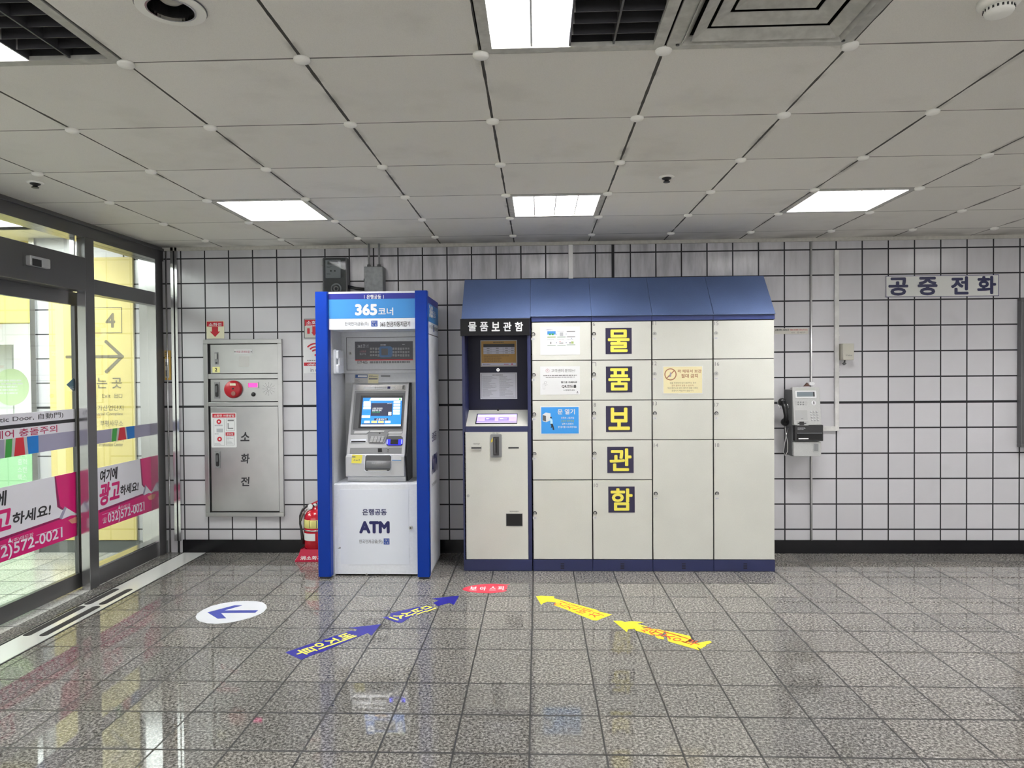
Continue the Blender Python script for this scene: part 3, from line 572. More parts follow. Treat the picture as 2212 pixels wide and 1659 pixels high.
# hydrant cabinet
q = FW.rc(444.5, 733, 613, 1115); t = thing('hydrant_cabinet', 'stainless steel fire hydrant cabinet with three doors on the tiled wall', 'cabinet', ((q[0]+q[2])/2, 0, q[1]))
MB(STEEL).ring(FW, q, .0355, 0, .026).m(DARK).rect(FW, (q[0]+.004, q[1]+.004, q[2]-.004, q[3]-.004), 0, .0125).m(STEEL).rect(FW, FW.rc(452, 807.5, 603, 818), .0, .022).rect(FW, FW.rc(452, 868.5, 603, 877), .0, .022).obj('frame', t, .002)
H = .012
def hd(u0, v0, u1, v1): return FW.rc(u0, v0, u1, v1, .02)
dT = MB(STEEL).rect(FW, hd(454.7, 743.8, 600.3, 806.2), H, .02).obj('upper_door', t, .0015); dM = MB(STEEL).rect(FW, hd(455.2, 819.3, 601.3, 867.2), H, .02).obj('alarm_panel', t, .0015); dB = MB(STEEL).rect(FW, hd(456.2, 878.3, 601.8, 1104.2), H, .02).obj('hose_door', t, .0015)
MB(MGREY).rect(FW, hd(464, 761, 471.5, 787.5), .02, .024).m(STEEL).rect(FW, hd(465.5, 764, 470, 776), .024, .034, .003).m(BLACK).cyl(FW, *FW.px(467.8, 784, .02), .006, .024, .027, 12).obj('latch', dT)
for a, par in (((463.5, 825.5, 474.8, 861), dM), ((465, 975, 476, 1011), dB)): MB(MGREY).rect(FW, hd(*a), .02, .026).m(BLACK).rect(FW, hd(a[0]+2, a[1]+3.5, a[2]-2, a[3]-3.5), .026, .0275, .012).m(DGREY).rect(FW, hd(a[0]+3.5, a[1]+8, a[2]-3.5, a[1]+22), .0275, .036, .006).obj('pull_handle', par)
m = MB(PAPER).rect(FW, hd(506, 755, 545, 764.5), .02, .022); m.m(CRIM).text(FW, '비상 콘센트함', hd(511, 757.5, 540, 762), .0235, .0); m.m(INK).cyl(FW, *FW.px(508, 760, .02), .004, .022, .0235, 10).cyl(FW, *FW.px(543, 760, .02), .004, .022, .0235, 10); m.obj('outlet_label', dT)
MB(mat('faded_paper', (.55, .55, .54, 1), .6)).rect(FW, hd(515.5, 769.5, 538.5, 792.5), .02, .0206).obj('faded_paper', dT)
MB(mat('tag_yellow', col(226, 222, 150), .5)).rect(FW, hd(459, 792.5, 475, 804.8), .02, .0215).m(INK).text(FW, '2', hd(464.5, 794.8, 469.5, 802.5), .0225, .03).obj('number_tag', dT)
c = FW.px(505.2, 841, .02); bm = MB(REDD); bm.lathe(FW, c[0], c[1], [(.073, .02), (.073, .035), (.068, .05), (.06, .056), (.002, .06)], 40); bo = bm.obj('alarm_bell', dM)
MB(mat('bell_label', (.7, .66, .5, 1), .5)).rect(FW, FW.rc(497, 828, 509, 833, .06), .055, .061).m(BLACK).cyl(FW, *FW.px(503, 839.5, .06), .008, .055, .062, 14).m(mat('bell_boss', (.3, .12, .1, 1), .4)).cyl(FW, *FW.px(504, 850, .06), .018, .052, .062, 18).obj('bell_fittings', bo)
MB(STEEL).ring(FW, hd(535.5, 825.5, 559, 838.5), .006, .02, .03).m(PINKLED).rect(FW, hd(537.5, 827.5, 557, 836.5), .02, .027, .004).obj('alarm_lamp', dM)
MB(BLACK).lathe(FW, *FW.px(547.5, 852, .02), [(.018, .02), (.018, .026), (.012, .034), (.002, .036)], 18).obj('push_button', dM)
m = MB(DARK); c = FW.px(580.5, 840, .02)
for k in range(12):
    for j in range(1, 6): r = .0095*j+.004; x = 2*math.pi*k/12; m.cyl(FW, c[0]+r*math.cos(x), c[1]+r*math.sin(x), .0021, .0195, .0206, 6)
m.obj('speaker_holes', dM)
for s, a in (('소', (520, 933.5, 539.5, 953)), ('화', (520.5, 980, 539.5, 1001)), ('전', (520.5, 1030, 539, 1050))): MB(INK).text(FW, s, hd(*a), .0212, .022, slant=.08).obj('letter', dB)
q = hd(456.5, 891.5, 511, 966.5); o = MB(PAPER).rect(FW, q, .02, .0212, .01).obj('instruction_sheet', dB)
m = MB(RED).rect(FW, hd(459, 893.5, 508.5, 902), .0212, .0218); m.rect(FW, hd(487.5, 934, 506.5, 941), .0212, .0218)
for u, v in ((473, 911), (474.5, 948.5)): m.annulus(FW, *FW.px(u, v, .02), .008, .02, .0212, .0218, 20)
m.m(INKG)
for a in ((462, 904.5, 485, 962.5), (488.5, 904.5, 506.5, 931), (488.5, 942, 506.5, 962)): m.ring(FW, hd(*a), .0018, .0212, .0218)
m.m(INKL).dash(FW, hd(490, 944, 505, 961), 6, .0222, .4, 9).dash(FW, hd(464, 917.5, 484, 921), 1, .0222, .8, 6).dash(FW, hd(464, 936, 484, 939), 1, .0222, .8, 8).dash(FW, hd(464, 957, 484, 961), 2, .0222, .6, 11).rect(FW, hd(468, 926, 482, 934), .0212, .022)
m.m(MGREY).rect(FW, hd(492, 906.5, 505, 910), .0212, .0222).rect(FW, hd(492, 914, 494, 926), .0212, .0222).rect(FW, hd(492, 924, 504, 926.5), .0212, .0222); m.m(PAPER).text(FW, '소화전 사용방법', hd(462, 895.2, 506, 900.5), .0226, .02).text(FW, '주의사항', hd(490, 935.5, 504, 939.8), .0226, .02); m.obj('print', o)

# ---- electricity meter, junction box, pipes over the cash machine
q = FW.rc(696, 556, 750, 660, .08); t = thing('electricity_meter', 'grey boxed electricity meter with clear cover above the cash machine', 'meter', ((q[0]+q[2])/2, 0, q[1]))
FM = FY(-.07)
MB(DGREY).rect(FW, q, 0, .07, .01).obj('case', t, .004)
q1 = FM.rc(703.5, 561.5, 736, 601); fb = MB(PAPER).rect(FM, q1, 0, .006, .004).obj('face_plate', t); MB(MGREY).rect(FM, FM.rc(708, 564.5, 730, 571.5), .006, .008).m(INKG).dash(FM, FM.rc(706, 575, 733, 580), 2, .0075, .4, 3).dash(FM, FM.rc(706, 591, 725, 594), 1, .0075, .6, 4).m(BLACK).cyl(FM, *FM.px(715.5, 585.5), .006, .006, .009, 12).cyl(FM, *FM.px(724, 585.5), .006, .006, .009, 12).obj('display', fb)
m = MB(CHROME); c = FM.px(727, 624); m.annulus(FM, c[0], c[1], .034, .044, 0, .012, 28).annulus(FM, c[0], c[1], .012, .022, 0, .012, 20); m.obj('dial', t)
qc = FM.rc(701, 558.5, 748, 640); MB(CLEAR).rect(FM, qc, .014, .017, .006).obj('clear_cover', t)
m = MB(GREYP)
for u, v in ((749, 565), (749, 624), (695.5, 565), (695.5, 620)): a = FW.px(u, v, .05); m.rect(FW, (a[0]-.008, a[1]-.03, a[0]+.008, a[1]+.03), .03, .06, .003)
m.obj('clips', t)
q = FW.rc(787, 575.5, 827.5, 668, .1); JB = speck(mat('box_paint', (.13, .14, .145, 1), .35, .3), .2, 30)
t = thing('cable_box', 'dark grey cable box with two pipes rising to the ceiling above the cash machine', 'electrical box', ((q[0]+q[2])/2, 0, q[1]))
MB(JB).rect(FW, q, 0, .1).obj('box', t, .004)
for u in (797, 819): a = FW.px(u, 560, .05)[0]; MB(MGREY).tube([(a, -.05, q[3]-.002), (a, -.05, HC)], .0085).obj('pipe', t); MB(DGREY).tube([(a, -.05, q[3]), (a, -.05, q[3]+.022)], .016).obj('pipe_gland', t)
a = FW.px(785, 604, .08); MB(BLACK).tube([(q[0]-.012, -.06, a[1]), (q[0]+.002, -.06, a[1])], .012).obj('side_plug', t)
a0 = FW.px(750, 618, .05); a1 = FW.px(789, 625, .05); tag(MB(BLACK).tube([(a0[0], -.05, a0[1]), ((a0[0]+a1[0])/2, -.055, a0[1]-.022), (a1[0], -.05, a1[1])], .013).obj('cable'), 'thick black cable between the meter and the cable box', 'cable')
# conduit over the lockers
q = FW.rc(1228, 530, 1237.5, 610); tag(MB(WHITE).rect(FW, (q[0], 2.0, q[2], 2.496), 0, .02).obj('cable_duct', bevel=.002), 'white cable duct from the ceiling down behind the locker roof', 'duct')

# ================================================================ FIRE EXTINGUISHER
EX, EY = -1.605, -.16; FE = Fr((EX, EY, 0), (1, 0, 0), (0, 1, 0)); RR = .088
REDX = mat('extinguisher_red', col(186, 18, 40), .22, coat=.5); STAND = mat('stand_red', col(178, 28, 62), .25)
t = thing('fire_extinguisher', 'red fire extinguisher standing on the floor beside the blue post', 'extinguisher', (EX, EY, .09))
MB(REDX).lathe(FE, 0, 0, [(RR*.9, .085), (RR, .1), (RR, .325), (RR*.94, .35), (RR*.75, .375), (RR*.45, .39), (.025, .396), (.025, .41)], 36).obj('cylinder', t)
MB(mat('extinguisher_label', col(222, 214, 132), .45)).lathe(FE, 0, 0, [(RR+.0008, .252), (RR+.0012, .2525), (RR+.0012, .317), (RR+.0008, .318)], 36).obj('yellow_label', t)
m = MB(INK)
for dg in (-68, -104): m.add([(EX+(RR+.0018)*math.cos(math.radians(dg+e)), EY+(RR+.0018)*math.sin(math.radians(dg+e)), z) for z in (.255, .315) for e in (-1.2, 1.2)], [(0, 1, 3, 2)])
m.obj('label_print', t)
m = MB(PAPER)
n = 10; vs = [(EX+(RR+.0015)*math.cos(math.radians(-150+75*k/n)), EY+(RR+.0015)*math.sin(math.radians(-150+75*k/n)), z) for z in (.155, .212) for k in range(n+1)]
m.add(vs, [(k, k+1, n+2+k, n+1+k) for k in range(n)]); m.obj('white_label', t)
MB(CHROME).lathe(FE, 0, 0, [(RR+.001, .227), (RR+.0022, .228), (RR+.0022, .237), (RR+.001, .238)], 36).obj('band', t)
MB(CHROME).lathe(FE, 0, 0, [(.018, .405), (.02, .43), (.012, .44)], 18).cyl(FY(EY-.02), EX-.03, .418, .02, 0, .018, 20).obj('valve', t)
MB(REDX).prism(FY(EY), [(EX-.045, .432), (EX-.03, .438), (EX+.07, .485), (EX+.075, .475), (EX-.02, .425)], -.012, .012).prism(FY(EY), [(EX-.01, .42), (EX+.08, .44), (EX+.08, .43), (EX, .408)], -.012, .012).obj('handle', t)
MB(BLACK).tube([(EX-.02, EY, .418), (EX-.06, EY, .42), (EX-.10, EY-.01, .39), (EX-.118, EY-.02, .34), (EX-.115, EY-.03, .28), (EX-.105, EY-.03, .23), (EX-.098, EY-.03, .17), (EX-.095, EY-.03, .12)], [.009]*5+[.01, .013, .015]).obj('hose', t)
MB(mat('strap_brown', (.16, .13, .11, 1), .6)).tube([(EX-.05, EY-.05, .40), (EX-.085, EY-.055, .36), (EX-.1, EY-.055, .31)], [.004, .008, .009]).obj('seal_tag', t)
t = thing('extinguisher_stand', 'red plastic stand with white lettering under the fire extinguisher', 'stand', (EX, EY, 0))
m = MB(STAND); ns = 4
for (r0, z0), (r1, z1) in zip([(.128, 0), (.128, .012), (.105, .05), (.094, .088)], [(.128, .012), (.105, .05), (.094, .088), (.094, .092)]):
    m.add([(EX+s*r0, EY+q*r0, z0) for s, q in ((-1, -1), (1, -1), (1, 1), (-1, 1))]+[(EX+s*r1, EY+q*r1, z1) for s, q in ((-1, -1), (1, -1), (1, 1), (-1, 1))], [(0, 1, 5, 4), (1, 2, 6, 5), (2, 3, 7, 6), (3, 0, 4, 7)])
m.add([(EX+s*.094, EY+q*.094, .0845) for s, q in ((-1, -1), (1, -1), (1, 1), (-1, 1))], [(0, 1, 2, 3)]); m.obj('base', t, .004)
FSd = Fr((EX, EY-.1285, .012), (1, 0, 0), (0, .023, .038)); MB(PAPER).text(FSd, '消소화기', (-.085, .004, .085, .036), .002, .012).obj('lettering', t)

# ================================================================ CASH MACHINE KIOSK
X0, X1 = -1.405, -.600; YB = -.15
t = thing('cash_machine', 'blue and white cash machine kiosk standing left of the lockers', 'cash machine', ((X0+X1)/2, -.44, 0))
for nm, a, bq in (('left_post', X0, -1.313), ('right_post', -.688, X1)):
    MB(BLUE).rect(Fr((0, 0, 0), (1, 0, 0), (0, 1, 0)), (a, -.73, bq, -.655), .015, 2.058, .012, 4).m(BLACK).box(a+.01, -.72, 0, bq-.01, -.665, .015).obj('post', t)
FSg = FY(-.70)
zN0, zN1, zL, zB = 2.004, 2.045, 1.866, 1.787
MB(KWHITE).box(-1.313, -.70, zB, -.688, YB, 2.058).obj('sign_box', t, .002)
so = MB(NAVYS).rect(FSg, (-1.313, zN0, -.688, zN1), 0, .001).m(SKY).rect(FSg, (-1.313, zL, -.688, zN0), 0, .001).obj('sign_face', t)
g = lambda *a: FSg.rc(*a)
MB(PAPER).text(FSg, '은행공동', g(792, 636.5, 823.5, 646), .002, .02).rect(FSg, g(786.5, 637.5, 787.5, 645), .001, .002).rect(FSg, g(828, 637.5, 829, 645), .001, .002).text(FSg, '365', g(767, 656.5, 815, 681.5), .002, .042).text(FSg, '코너', g(817, 664.5, 849.5, 681), .002, .02).obj('white_lettering', so)
MB(INK).text(FSg, '한국전자금융(주)', g(745, 695.5, 796, 705), .002, .0).text(FSg, '365 현금자동지급기', g(821, 694.5, 886, 705.5), .002, .01).obj('black_lettering', so)
def logo(fr, q, par, h=.001):
    MB(mat('logo_blue', col(30, 72, 160), .4)).rect(fr, q, 0, h).m(PAPER).text(fr, 'N I\nC E', (q[0]+.15*(q[2]-q[0]), q[1]+.12*(q[3]-q[1]), q[2]-.15*(q[2]-q[0]), q[3]-.1*(q[3]-q[1])), h+.001, .0).obj('bank_logo', par)
logo(FSg, g(802, 692.5, 815.5, 705.3), so)
# sides
FR_ = FX(-.606)
for xs in (-.612, X0): MB(KWHITE).box(xs, -.655, .02, xs+.006, YB, 2.03).obj('side_panel', t)
sp = MB(NAVYS).rect(FR_, (-.655, zN0-.025, YB, 2.028), 0, .001).m(SKY).rect(FR_, (-.655, zL-.02, YB, zN0-.025), 0, .001).obj('side_sign', t)
MB(PAPER).text(FR_, '365', (-.60, 1.88, -.42, 1.97), .002, .05).text(FR_, '코너', (-.41, 1.885, -.27, 1.945), .002, .02).obj('white_lettering', sp)
MB(INK).rect(FR_, (-.655, zB-.035, YB, zB-.029), 0, .001).text(FR_, '한국전자금융(주)', (-.62, 1.795, -.42, 1.825), .002, .0).text(FR_, '365 현금자동지급기', (-.38, 1.795, -.17, 1.825), .002, .01).obj('black_lettering', sp)
logo(FR_, (-.40, 1.785, -.355, 1.835), sp)
MB(NAVYINK).text(FR_, '은행공동', (-.53, .96, -.31, 1.03), .002, .02).text(FR_, 'ATM', (-.555, .72, -.28, .86), .002, .05).obj('side_lettering', t)
MB(INK).text(FR_, '한국전자금융(주)', (-.55, .625, -.33, .655), .002, .0).obj('side_small_lettering', t)
# niche
MB(KGREY).box(-1.4, -.655, .0, -1.305, YB, zB).obj('left_lining', t); MB(KGREY).box(-.695, -.655, .0, -.612, YB, zB).obj('right_lining', t)
MB(KGREY).box(-1.305, -.33, .6, -.695, YB, zB).obj('back_lining', t); MB(DGREY).box(-1.305, -.655, 2.03, -.695, YB, 2.034).obj('roof_sheet', t)
FD = FY(-.42); gd = lambda *a: FD.rc(*a)
q = gd(743, 719, 905, 806); dz0 = q[1]
dp = MB(KGREY).box(-1.305, -.42, q[1], -.695, -.33, zB).obj('display_panel', t, .002)
q = gd(748.5, 728, 912, 799.5); q = (q[0], q[1], -.705, q[3]); m = MB(DARK).ring(FD, q, .003, 0, .0008); m.obj('door_gap', dp)
m = MB(LOCKS).cyl(FD, *FD.px(757, 763.5), .012, 0, .005, 18).m(BLACK).rect(FD, (FD.px(757, 763)[0]-.002, FD.px(757, 763)[1]-.006, FD.px(757, 763)[0]+.002, FD.px(757, 763)[1]+.006), .005, .006); m.obj('lock', dp)
q = gd(767, 737.5, 892, 788); o = MB(mat('ad_dark', col(28, 32, 48), .3)).rect(FD, gd(767, 737.5, 892, 777), 0, .002).m(mat('ad_grey', (.55, .56, .57, 1), .4)).rect(FD, gd(768, 778.5, 892, 788), 0, .002).m(RED).rect(FD, gd(767.5, 776.3, 892, 778.5), 0, .0025).obj('display_window', dp)
ADB = mat('ad_glow_blue', col(40, 92, 140), .3)
m = MB(ADB).rect(FD, gd(818, 748, 848, 772), .002, .0024, .02).m(INKL).text(FD, '365코너', gd(772.5, 743.5, 795.5, 752), .003, .0)
rr = random.Random(5)
for k in range(16):
    u = 799.5+k*5.4
    if 820 < u < 843: continue
    for j in range(3): m.m(MGREY).rect(FD, gd(u, 751+7*j, u+4, 757+7*j-rr.uniform(.5, 2)), .0024, .003)
m.m(DGREY).rect(FD, gd(824, 753, 838, 767), .0024, .0032).m(mat('ad_pink', col(170, 110, 120), .4)).text(FD, '스마트폰', gd(777, 757, 791, 761.5), .003, .0).m(INKL).text(FD, '출금가능', gd(777, 762.5, 791, 767), .003, .0).dash(FD, gd(822, 744, 850, 747), 1, .003, .7, 3).dash(FD, gd(869, 743.5, 882, 745), 1, .003, .7, 4)
m.m(INK).text(FD, '1577-4655', gd(772.5, 779.5, 794, 785.5), .003, .01).m(INKG).dash(FD, gd(799, 780, 887, 785), 1, .003, .9, 8, 1, 1, 16); m.obj('display_print', o)
# handset on the left lining
FLs = FX(-1.305); y1 = FLs.px(733, 780)[0]; y0 = FLs.px(720, 780)[0]; z1 = FLs.px(727, 756)[1]; z0 = FLs.px(727, 808)[1]
m = MB(KWHITE).rect(FLs, (y0, z0, y1, z1), 0, .018, .01); m.obj('handset', t, .004); MB(KWHITE).rect(FLs, (y0+.006, z1-.07, y1-.006, z1-.006), .018, .036, .012).rect(FLs, (y0+.006, z0+.006, y1-.006, z0+.07), .018, .036, .012).rect(FLs, (y0+.02, z0+.06, y1-.02, z1-.06), .026, .04, .01).obj('handset_grip', t, .003)
# machine body
ML, MR = -1.237, -.802; yb_, zb_, yt_, zt_ = -.56, .872, -.36, 1.402
FMc = Fr((0, yb_, zb_), (1, 0, 0), (0, yt_-yb_, zt_-zb_)); PX_ = Fr((ML, 0, 0), (0, 1, 0), (0, 0, 1))
prof = [(-.32, .66), (-.535, .66), (-.535, .705), (-.585, .715), (-.59, .86), (yb_, zb_), (yt_, zt_), (-.33, 1.41), (-.32, 1.41)]
MB(SILVER).prism(PX_, prof, 0, MR-ML).obj('machine_body', t, .004)
MB(BLACK).prism(Fr((MR, 0, 0), (0, 1, 0), (0, 0, 1)), [(-.31, .665), (-.50, .665), (-.565, .86), (-.535, .88), (-.345, 1.40), (-.31, 1.40)], 0, .014).obj('machine_side', t)
MB(KGREY).box(-1.29, -.375, 1.402, -.70, -.33, dz0).obj('upper_ledge', t)
f = FMc; pp = lambda pts, h=0: f.pp(pts, h); kx = lambda x, y: (740+x/6.144, 790+y/6.144)
K = lambda *pts: pp([kx(*p) for p in pts])
o = MB(CHROME).prism(f, K((183, 258), (840, 258), (830, 326), (172, 326)), 0, .006).m(PAPER).prism(f, K((285, 283), (700, 283), (697, 318), (280, 318)), .006, .0075).m(DGREY).prism(f, K((800, 265), (828, 265), (822, 312), (795, 312)), .006, .0075).obj('badge_strip', t)
qa = K((430, 284), (592, 284), (592, 308), (430, 308)); MB(INK).text(f, '한국전자금융', (qa[0][0], qa[2][1], qa[0][0]+.093, qa[0][1]), .0085, .0).m(NAVYINK).rect(f, (qa[0][0]+.098, qa[2][1]-.002, qa[0][0]+.12, qa[0][1]+.002), .0075, .0085).obj('badge_print', o)
o = MB(MGREY).prism(f, K((163, 338), (836, 338), (800, 862), (620, 868), (590, 895), (350, 895), (320, 912), (108, 912)), .0, .004).m(DGREY).prism(f, K((185, 365), (825, 365), (795, 845), (140, 850)), .004, .006).m(BLACK).prism(f, K((248, 400), (806, 400), (778, 832), (212, 832)), .006, .008).obj('screen_bezel', t)
sc = MB(S_BLUE).prism(f, K((277, 430), (795, 430), (774, 806), (246, 810)), .008, .0095).obj('screen', o)
m = MB(S_CREAM).prism(f, K((385, 432), (793, 432), (791, 468), (360, 468)), .0095, .0105).m(S_WHITE).prism(f, K((248, 786), (775, 783), (774, 806), (246, 810)), .0095, .0105)
m.m(S_DARK).prism(f, K((385, 500), (665, 500), (658, 672), (376, 672)), .0095, .0105).prism(f, K((262, 772), (560, 772), (560, 784), (260, 784)), .0095, .0105)
m.m(S_WHITE)
for x0_, x1_, ys in ((283, 378, (478, 512, 550)), (270, 370, (665,))):
    for y in ys: m.prism(f, K((x0_+4-(y-478)*.07, y), (x1_, y), (x1_-2, y+30), (x0_-(y-478)*.07, y+30)), .0095, .0112)
for y in (474, 512, 550, 588, 624): m.prism(f, K((684-(y-474)*.06, y), (772-(y-474)*.06, y), (770-(y-474)*.06, y+28), (682-(y-474)*.06, y+28)), .0095, .0112)
for x_, mm in ((290, S_WHITE), (385, S_ORANGE), (475, S_ORANGE), (565, S_WHITE)): m.m(mm).prism(f, K((x_+5, 736), (x_+75, 736), (x_+74, 766), (x_, 766)), .0095, .0112)
m.m(S_DARK).prism(f, K((425, 702), (608, 702), (606, 730), (422, 730)), .0105, .0108)
def kt(m, s, x0_, y0_, x1_, y1_, h=.0118, bd=.0): a = K((x0_, y0_), (x1_, y1_)); return m.text(f, s, (a[0][0], a[1][1], a[1][0], a[0][1]), h, bd)
m.m(S_WHITE); kt(m, '스마트 현금카드', 402, 562, 536, 585); kt(m, '출금계좌 등록', 400, 588, 520, 611); kt(m, '손글씨보기', 455, 704, 582, 728); kt(m, '365코너', 598, 502, 658, 515)
m.m(S_GREEN); kt(m, '나이스페이', 398, 613, 498, 634); m.prism(f, K((752, 438), (776, 438), (776, 462), (752, 462)), .0105, .0112); m.m(S_WHITE).prism(f, K((612, 620), (652, 620), (650, 664), (610, 664)), .0105, .0112); m.obj('screen_print', sc)
MB(SILVER).prism(f, K((160, 872), (362, 866), (320, 902), (152, 904)), .0, .006).prism(f, K((640, 878), (798, 878), (785, 905), (610, 905)), .0, .006).obj('side_inlay', t)
kp = MB(MGREY).prism(f, K((365, 868), (590, 868), (610, 900), (560, 1028), (345, 1028), (335, 925)), .003, .008).m(SILVER).prism(f, K((375, 866), (560, 866), (552, 888), (368, 888)), .008, .012).m(BLACK).prism(f, K((490, 893), (506, 893), (505, 908), (489, 908)), .008, .010).obj('keypad', t)
for r in range(4):
    for c_ in range(4): x = 382+c_*46-r*6; y = 945+r*20; MB(SILVER).prism(f, K((x+3, y), (x+38, y), (x+35, y+15), (x, y+15)), .008, .013).obj('key', kp)
MB(KWHITE).prism(f, K((118, 980), (318, 972), (320, 1012), (300, 1030), (110, 1030), (105, 1010)), .0, .005).m(BLACK).prism(f, K((120, 1000), (308, 1000), (306, 1020), (118, 1020)), .005, .007).obj('receipt_slot', t)
o = MB(DGREY).prism(f, K((610, 936), (778, 936), (800, 955), (795, 1050), (775, 1064), (598, 1064), (582, 1048), (592, 955)), .0, .006).m(BLACK).prism(f, K((640, 985), (745, 985), (740, 1042), (636, 1042)), .006, .010).obj('card_reader', t)
MB(BLUELED).prism(f, K((594, 985), (604, 985), (602, 1040), (590, 1040)), .006, .012).prism(f, K((783, 985), (796, 985), (793, 1040), (780, 1040)), .006, .012).m(led('blue_led_soft', (.02, .02, .9, 1), .4)).prism(f, K((606, 980), (640, 980), (636, 1046), (604, 1046)), .006, .009).prism(f, K((745, 980), (780, 980), (777, 1046), (741, 1046)), .006, .009).prism(f, K((610, 1050), (775, 1050), (773, 1058), (608, 1058)), .006, .009).obj('blue_light', o)
MB(MGREY).prism(f, K((103, 1092), (785, 1087), (782, 1166), (95, 1168)), .0, .003).m(BLACK).prism(f, K((470, 1098), (523, 1098), (526, 1146), (472, 1146)), .003, .006).m(LOCKS).cyl(f, *f.px(*kx(606, 1116)), .010, .003, .007, 18).m(BLACK).cyl(f, *f.px(*kx(606, 1116)), .004, .007, .009, 10).obj('lower_strip', t)
FT = FY(-.59); KT = lambda *pts: FT.pp([kx(*p) for p in pts])
o = MB(KWHITE).prism(FT, KT((320, 1180), (630, 1180), (655, 1200), (640, 1390), (615, 1410), (310, 1408), (285, 1380), (298, 1200)), -.004, .003).m(DGREY).prism(FT, KT((322, 1188), (628, 1188), (648, 1205), (632, 1384), (612, 1398), (315, 1396), (295, 1375), (305, 1205)), .003, .004).obj('cash_tray', t)
a = KT((318, 1255), (640, 1255), (632, 1368), (312, 1368)); yc = (a[0][1]+a[3][1])/2; rc_ = (a[0][1]-a[3][1])/2
MB(MGREY).tube([(a[0][0], -.585, yc), (a[1][0], -.585, yc)], rc_*.95, 20).obj('tray_roller', o); a = KT((398, 1278), (555, 1278), (555, 1298), (398, 1298)); MB(INKL).text(FY(-.585-rc_*.95), '현금 나오는 곳', (a[0][0], a[2][1], a[1][0], a[0][1]), .002, .0).obj('tray_lettering', o)
MB(LOCKS).prism(FT, KT((340, 1382), (590, 1382), (590, 1394), (340, 1394)), .004, .008).obj('tray_lip', o)
nt = MB(mat('note_yellow', col(240, 228, 90), .5)).prism(FT, KT((128, 1180), (265, 1184), (250, 1295), (118, 1292)), .001, .0022).obj('yellow_label', t)
a = KT((148, 1240), (232, 1262)); MB(INKG).text(FT, 'A to Z', (a[0][0], a[1][1], a[1][0], a[0][1]), .0034, .02).dash(FT, (a[0][0]-.01, a[0][1]+.008, a[1][0], a[0][1]+.022), 1, .0034, .7, 3).obj('lettering', nt)
MB(PAPER).prism(FT, KT((660, 1192), (782, 1196), (778, 1268), (655, 1266)), .001, .0022).m(SKY).prism(FT, KT((660, 1250), (778, 1253), (778, 1262), (658, 1260)), .0022, .003).obj('white_label', t)
MB(KGREY).prism(FT, KT((265, 1180), (298, 1183), (285, 1302), (250, 1300)), .0, .0015).obj('label_bed', t)
FG = FY(-.536); KG = lambda *pts: FG.pp([kx(*p) for p in pts]); o = MB(mat('sticker_grey', (.5, .52, .55, 1), .5)).prism(FG, KG((70, 1508), (230, 1514), (228, 1575), (60, 1575)), 0, .0012).obj('global_sticker', t)
a = KG((80, 1545), (215, 1580)); MB(INKG).text(FG, 'Global', (a[0][0], a[1][1], a[1][0], a[0][1]), .0022, .02).obj('lettering', o)
FU = FY(-.375); KU = lambda *pts: FU.pp([kx(*p) for p in pts])
o = MB(GREYP).prism(FU, KU((160, 112), (336, 112), (332, 230), (155, 226)), 0, .0014).m(mat('note_blue', col(58, 92, 150), .5)).prism(FU, KU((172, 118), (330, 120), (330, 162), (168, 162)), .0014, .002).m(PAPER).prism(FU, KU((205, 125), (325, 127), (325, 152), (203, 150)), .002, .0026).obj('blue_notice', t)
a = KU((170, 180), (310, 222)); MB(INKG).dash(FU, (a[0][0], a[1][1], a[1][0], a[0][1]), 4, .0026, .4, 8).obj('print', o)
o = MB(mat('note_cream', col(214, 208, 172), .5)).prism(FU, KU((342, 110), (478, 116), (474, 236), (338, 232)), 0, .0014).m(INKG).prism(FU, KU((350, 164), (466, 164), (464, 184), (348, 184)), .0014, .002).obj('cream_notice', t)
a = KU((352, 130), (470, 152)); MB(INKG).dash(FU, (a[0][0], a[1][1], a[1][0], a[0][1]), 2, .002, .5, 4).obj('print', o)
MB(MGREY).prism(FU, KU((510, 122), (632, 124), (632, 150), (510, 148)), 0, .0015).obj('grey_label', t)
# lower panel
FPn = FY(-.65); gp = lambda *a: FPn.rc(*a)
pn = MB(KWHITE).box(-1.313, -.65, .012, -.688, -.33, .669).obj('lower_panel', t, .003)
MB(mat('panel_sheet', (.74, .78, .86, 1), .4)).rect(FPn, gp(735.5, 1057, 883.5, 1219), 0, .0015).obj('sheet', pn)
m = MB(NAVYINK).text(FPn, '은행공동', gp(783, 1099, 835.5, 1113), .0025, .02).text(FPn, 'ATM', gp(776, 1125.5, 842, 1152), .0025, .048); m.obj('navy_lettering', pn)
MB(INK).text(FPn, '한국전자금융(주)', gp(776, 1165.5, 826, 1175), .0025, .0).obj('black_lettering', pn); logo(FPn, gp(829, 1163, 841.5, 1176), pn, .002)
MB(LOCKS).cyl(FPn, *FPn.px(887.5, 1140), .014, 0, .008, 20).m(BLACK).cyl(FPn, *FPn.px(887.5, 1140), .006, .008, .0095, 12).obj('lock', pn)
MB(LOCKS).annulus(FPn, *FPn.px(792, 1241), .003, .008, 0, .004, 14).obj('catch', pn)
MB(MGREY).prism(FPn, FPn.pp([(729, 1185), (734, 1182), (742, 1180), (739, 1184), (735, 1185)]), 0, .0006).obj('scuff', pn)

# ================================================================ LOCKERS
YL = -.515; FL = FY(YL); gl = lambda *a: FL.rc(*a)
def roof(x0, x1, par, z0=1.878):
    P = Fr((x0, 0, 0), (0, 1, 0), (0, 0, 1)); MB(ROOFM).prism(P, [(-.535, z0), (-.535, z0+.006), (-.275, 2.19), (-.02, 2.19), (-.02, z0)], .0006, x1-x0-.0006).obj('roof', par, .0015)
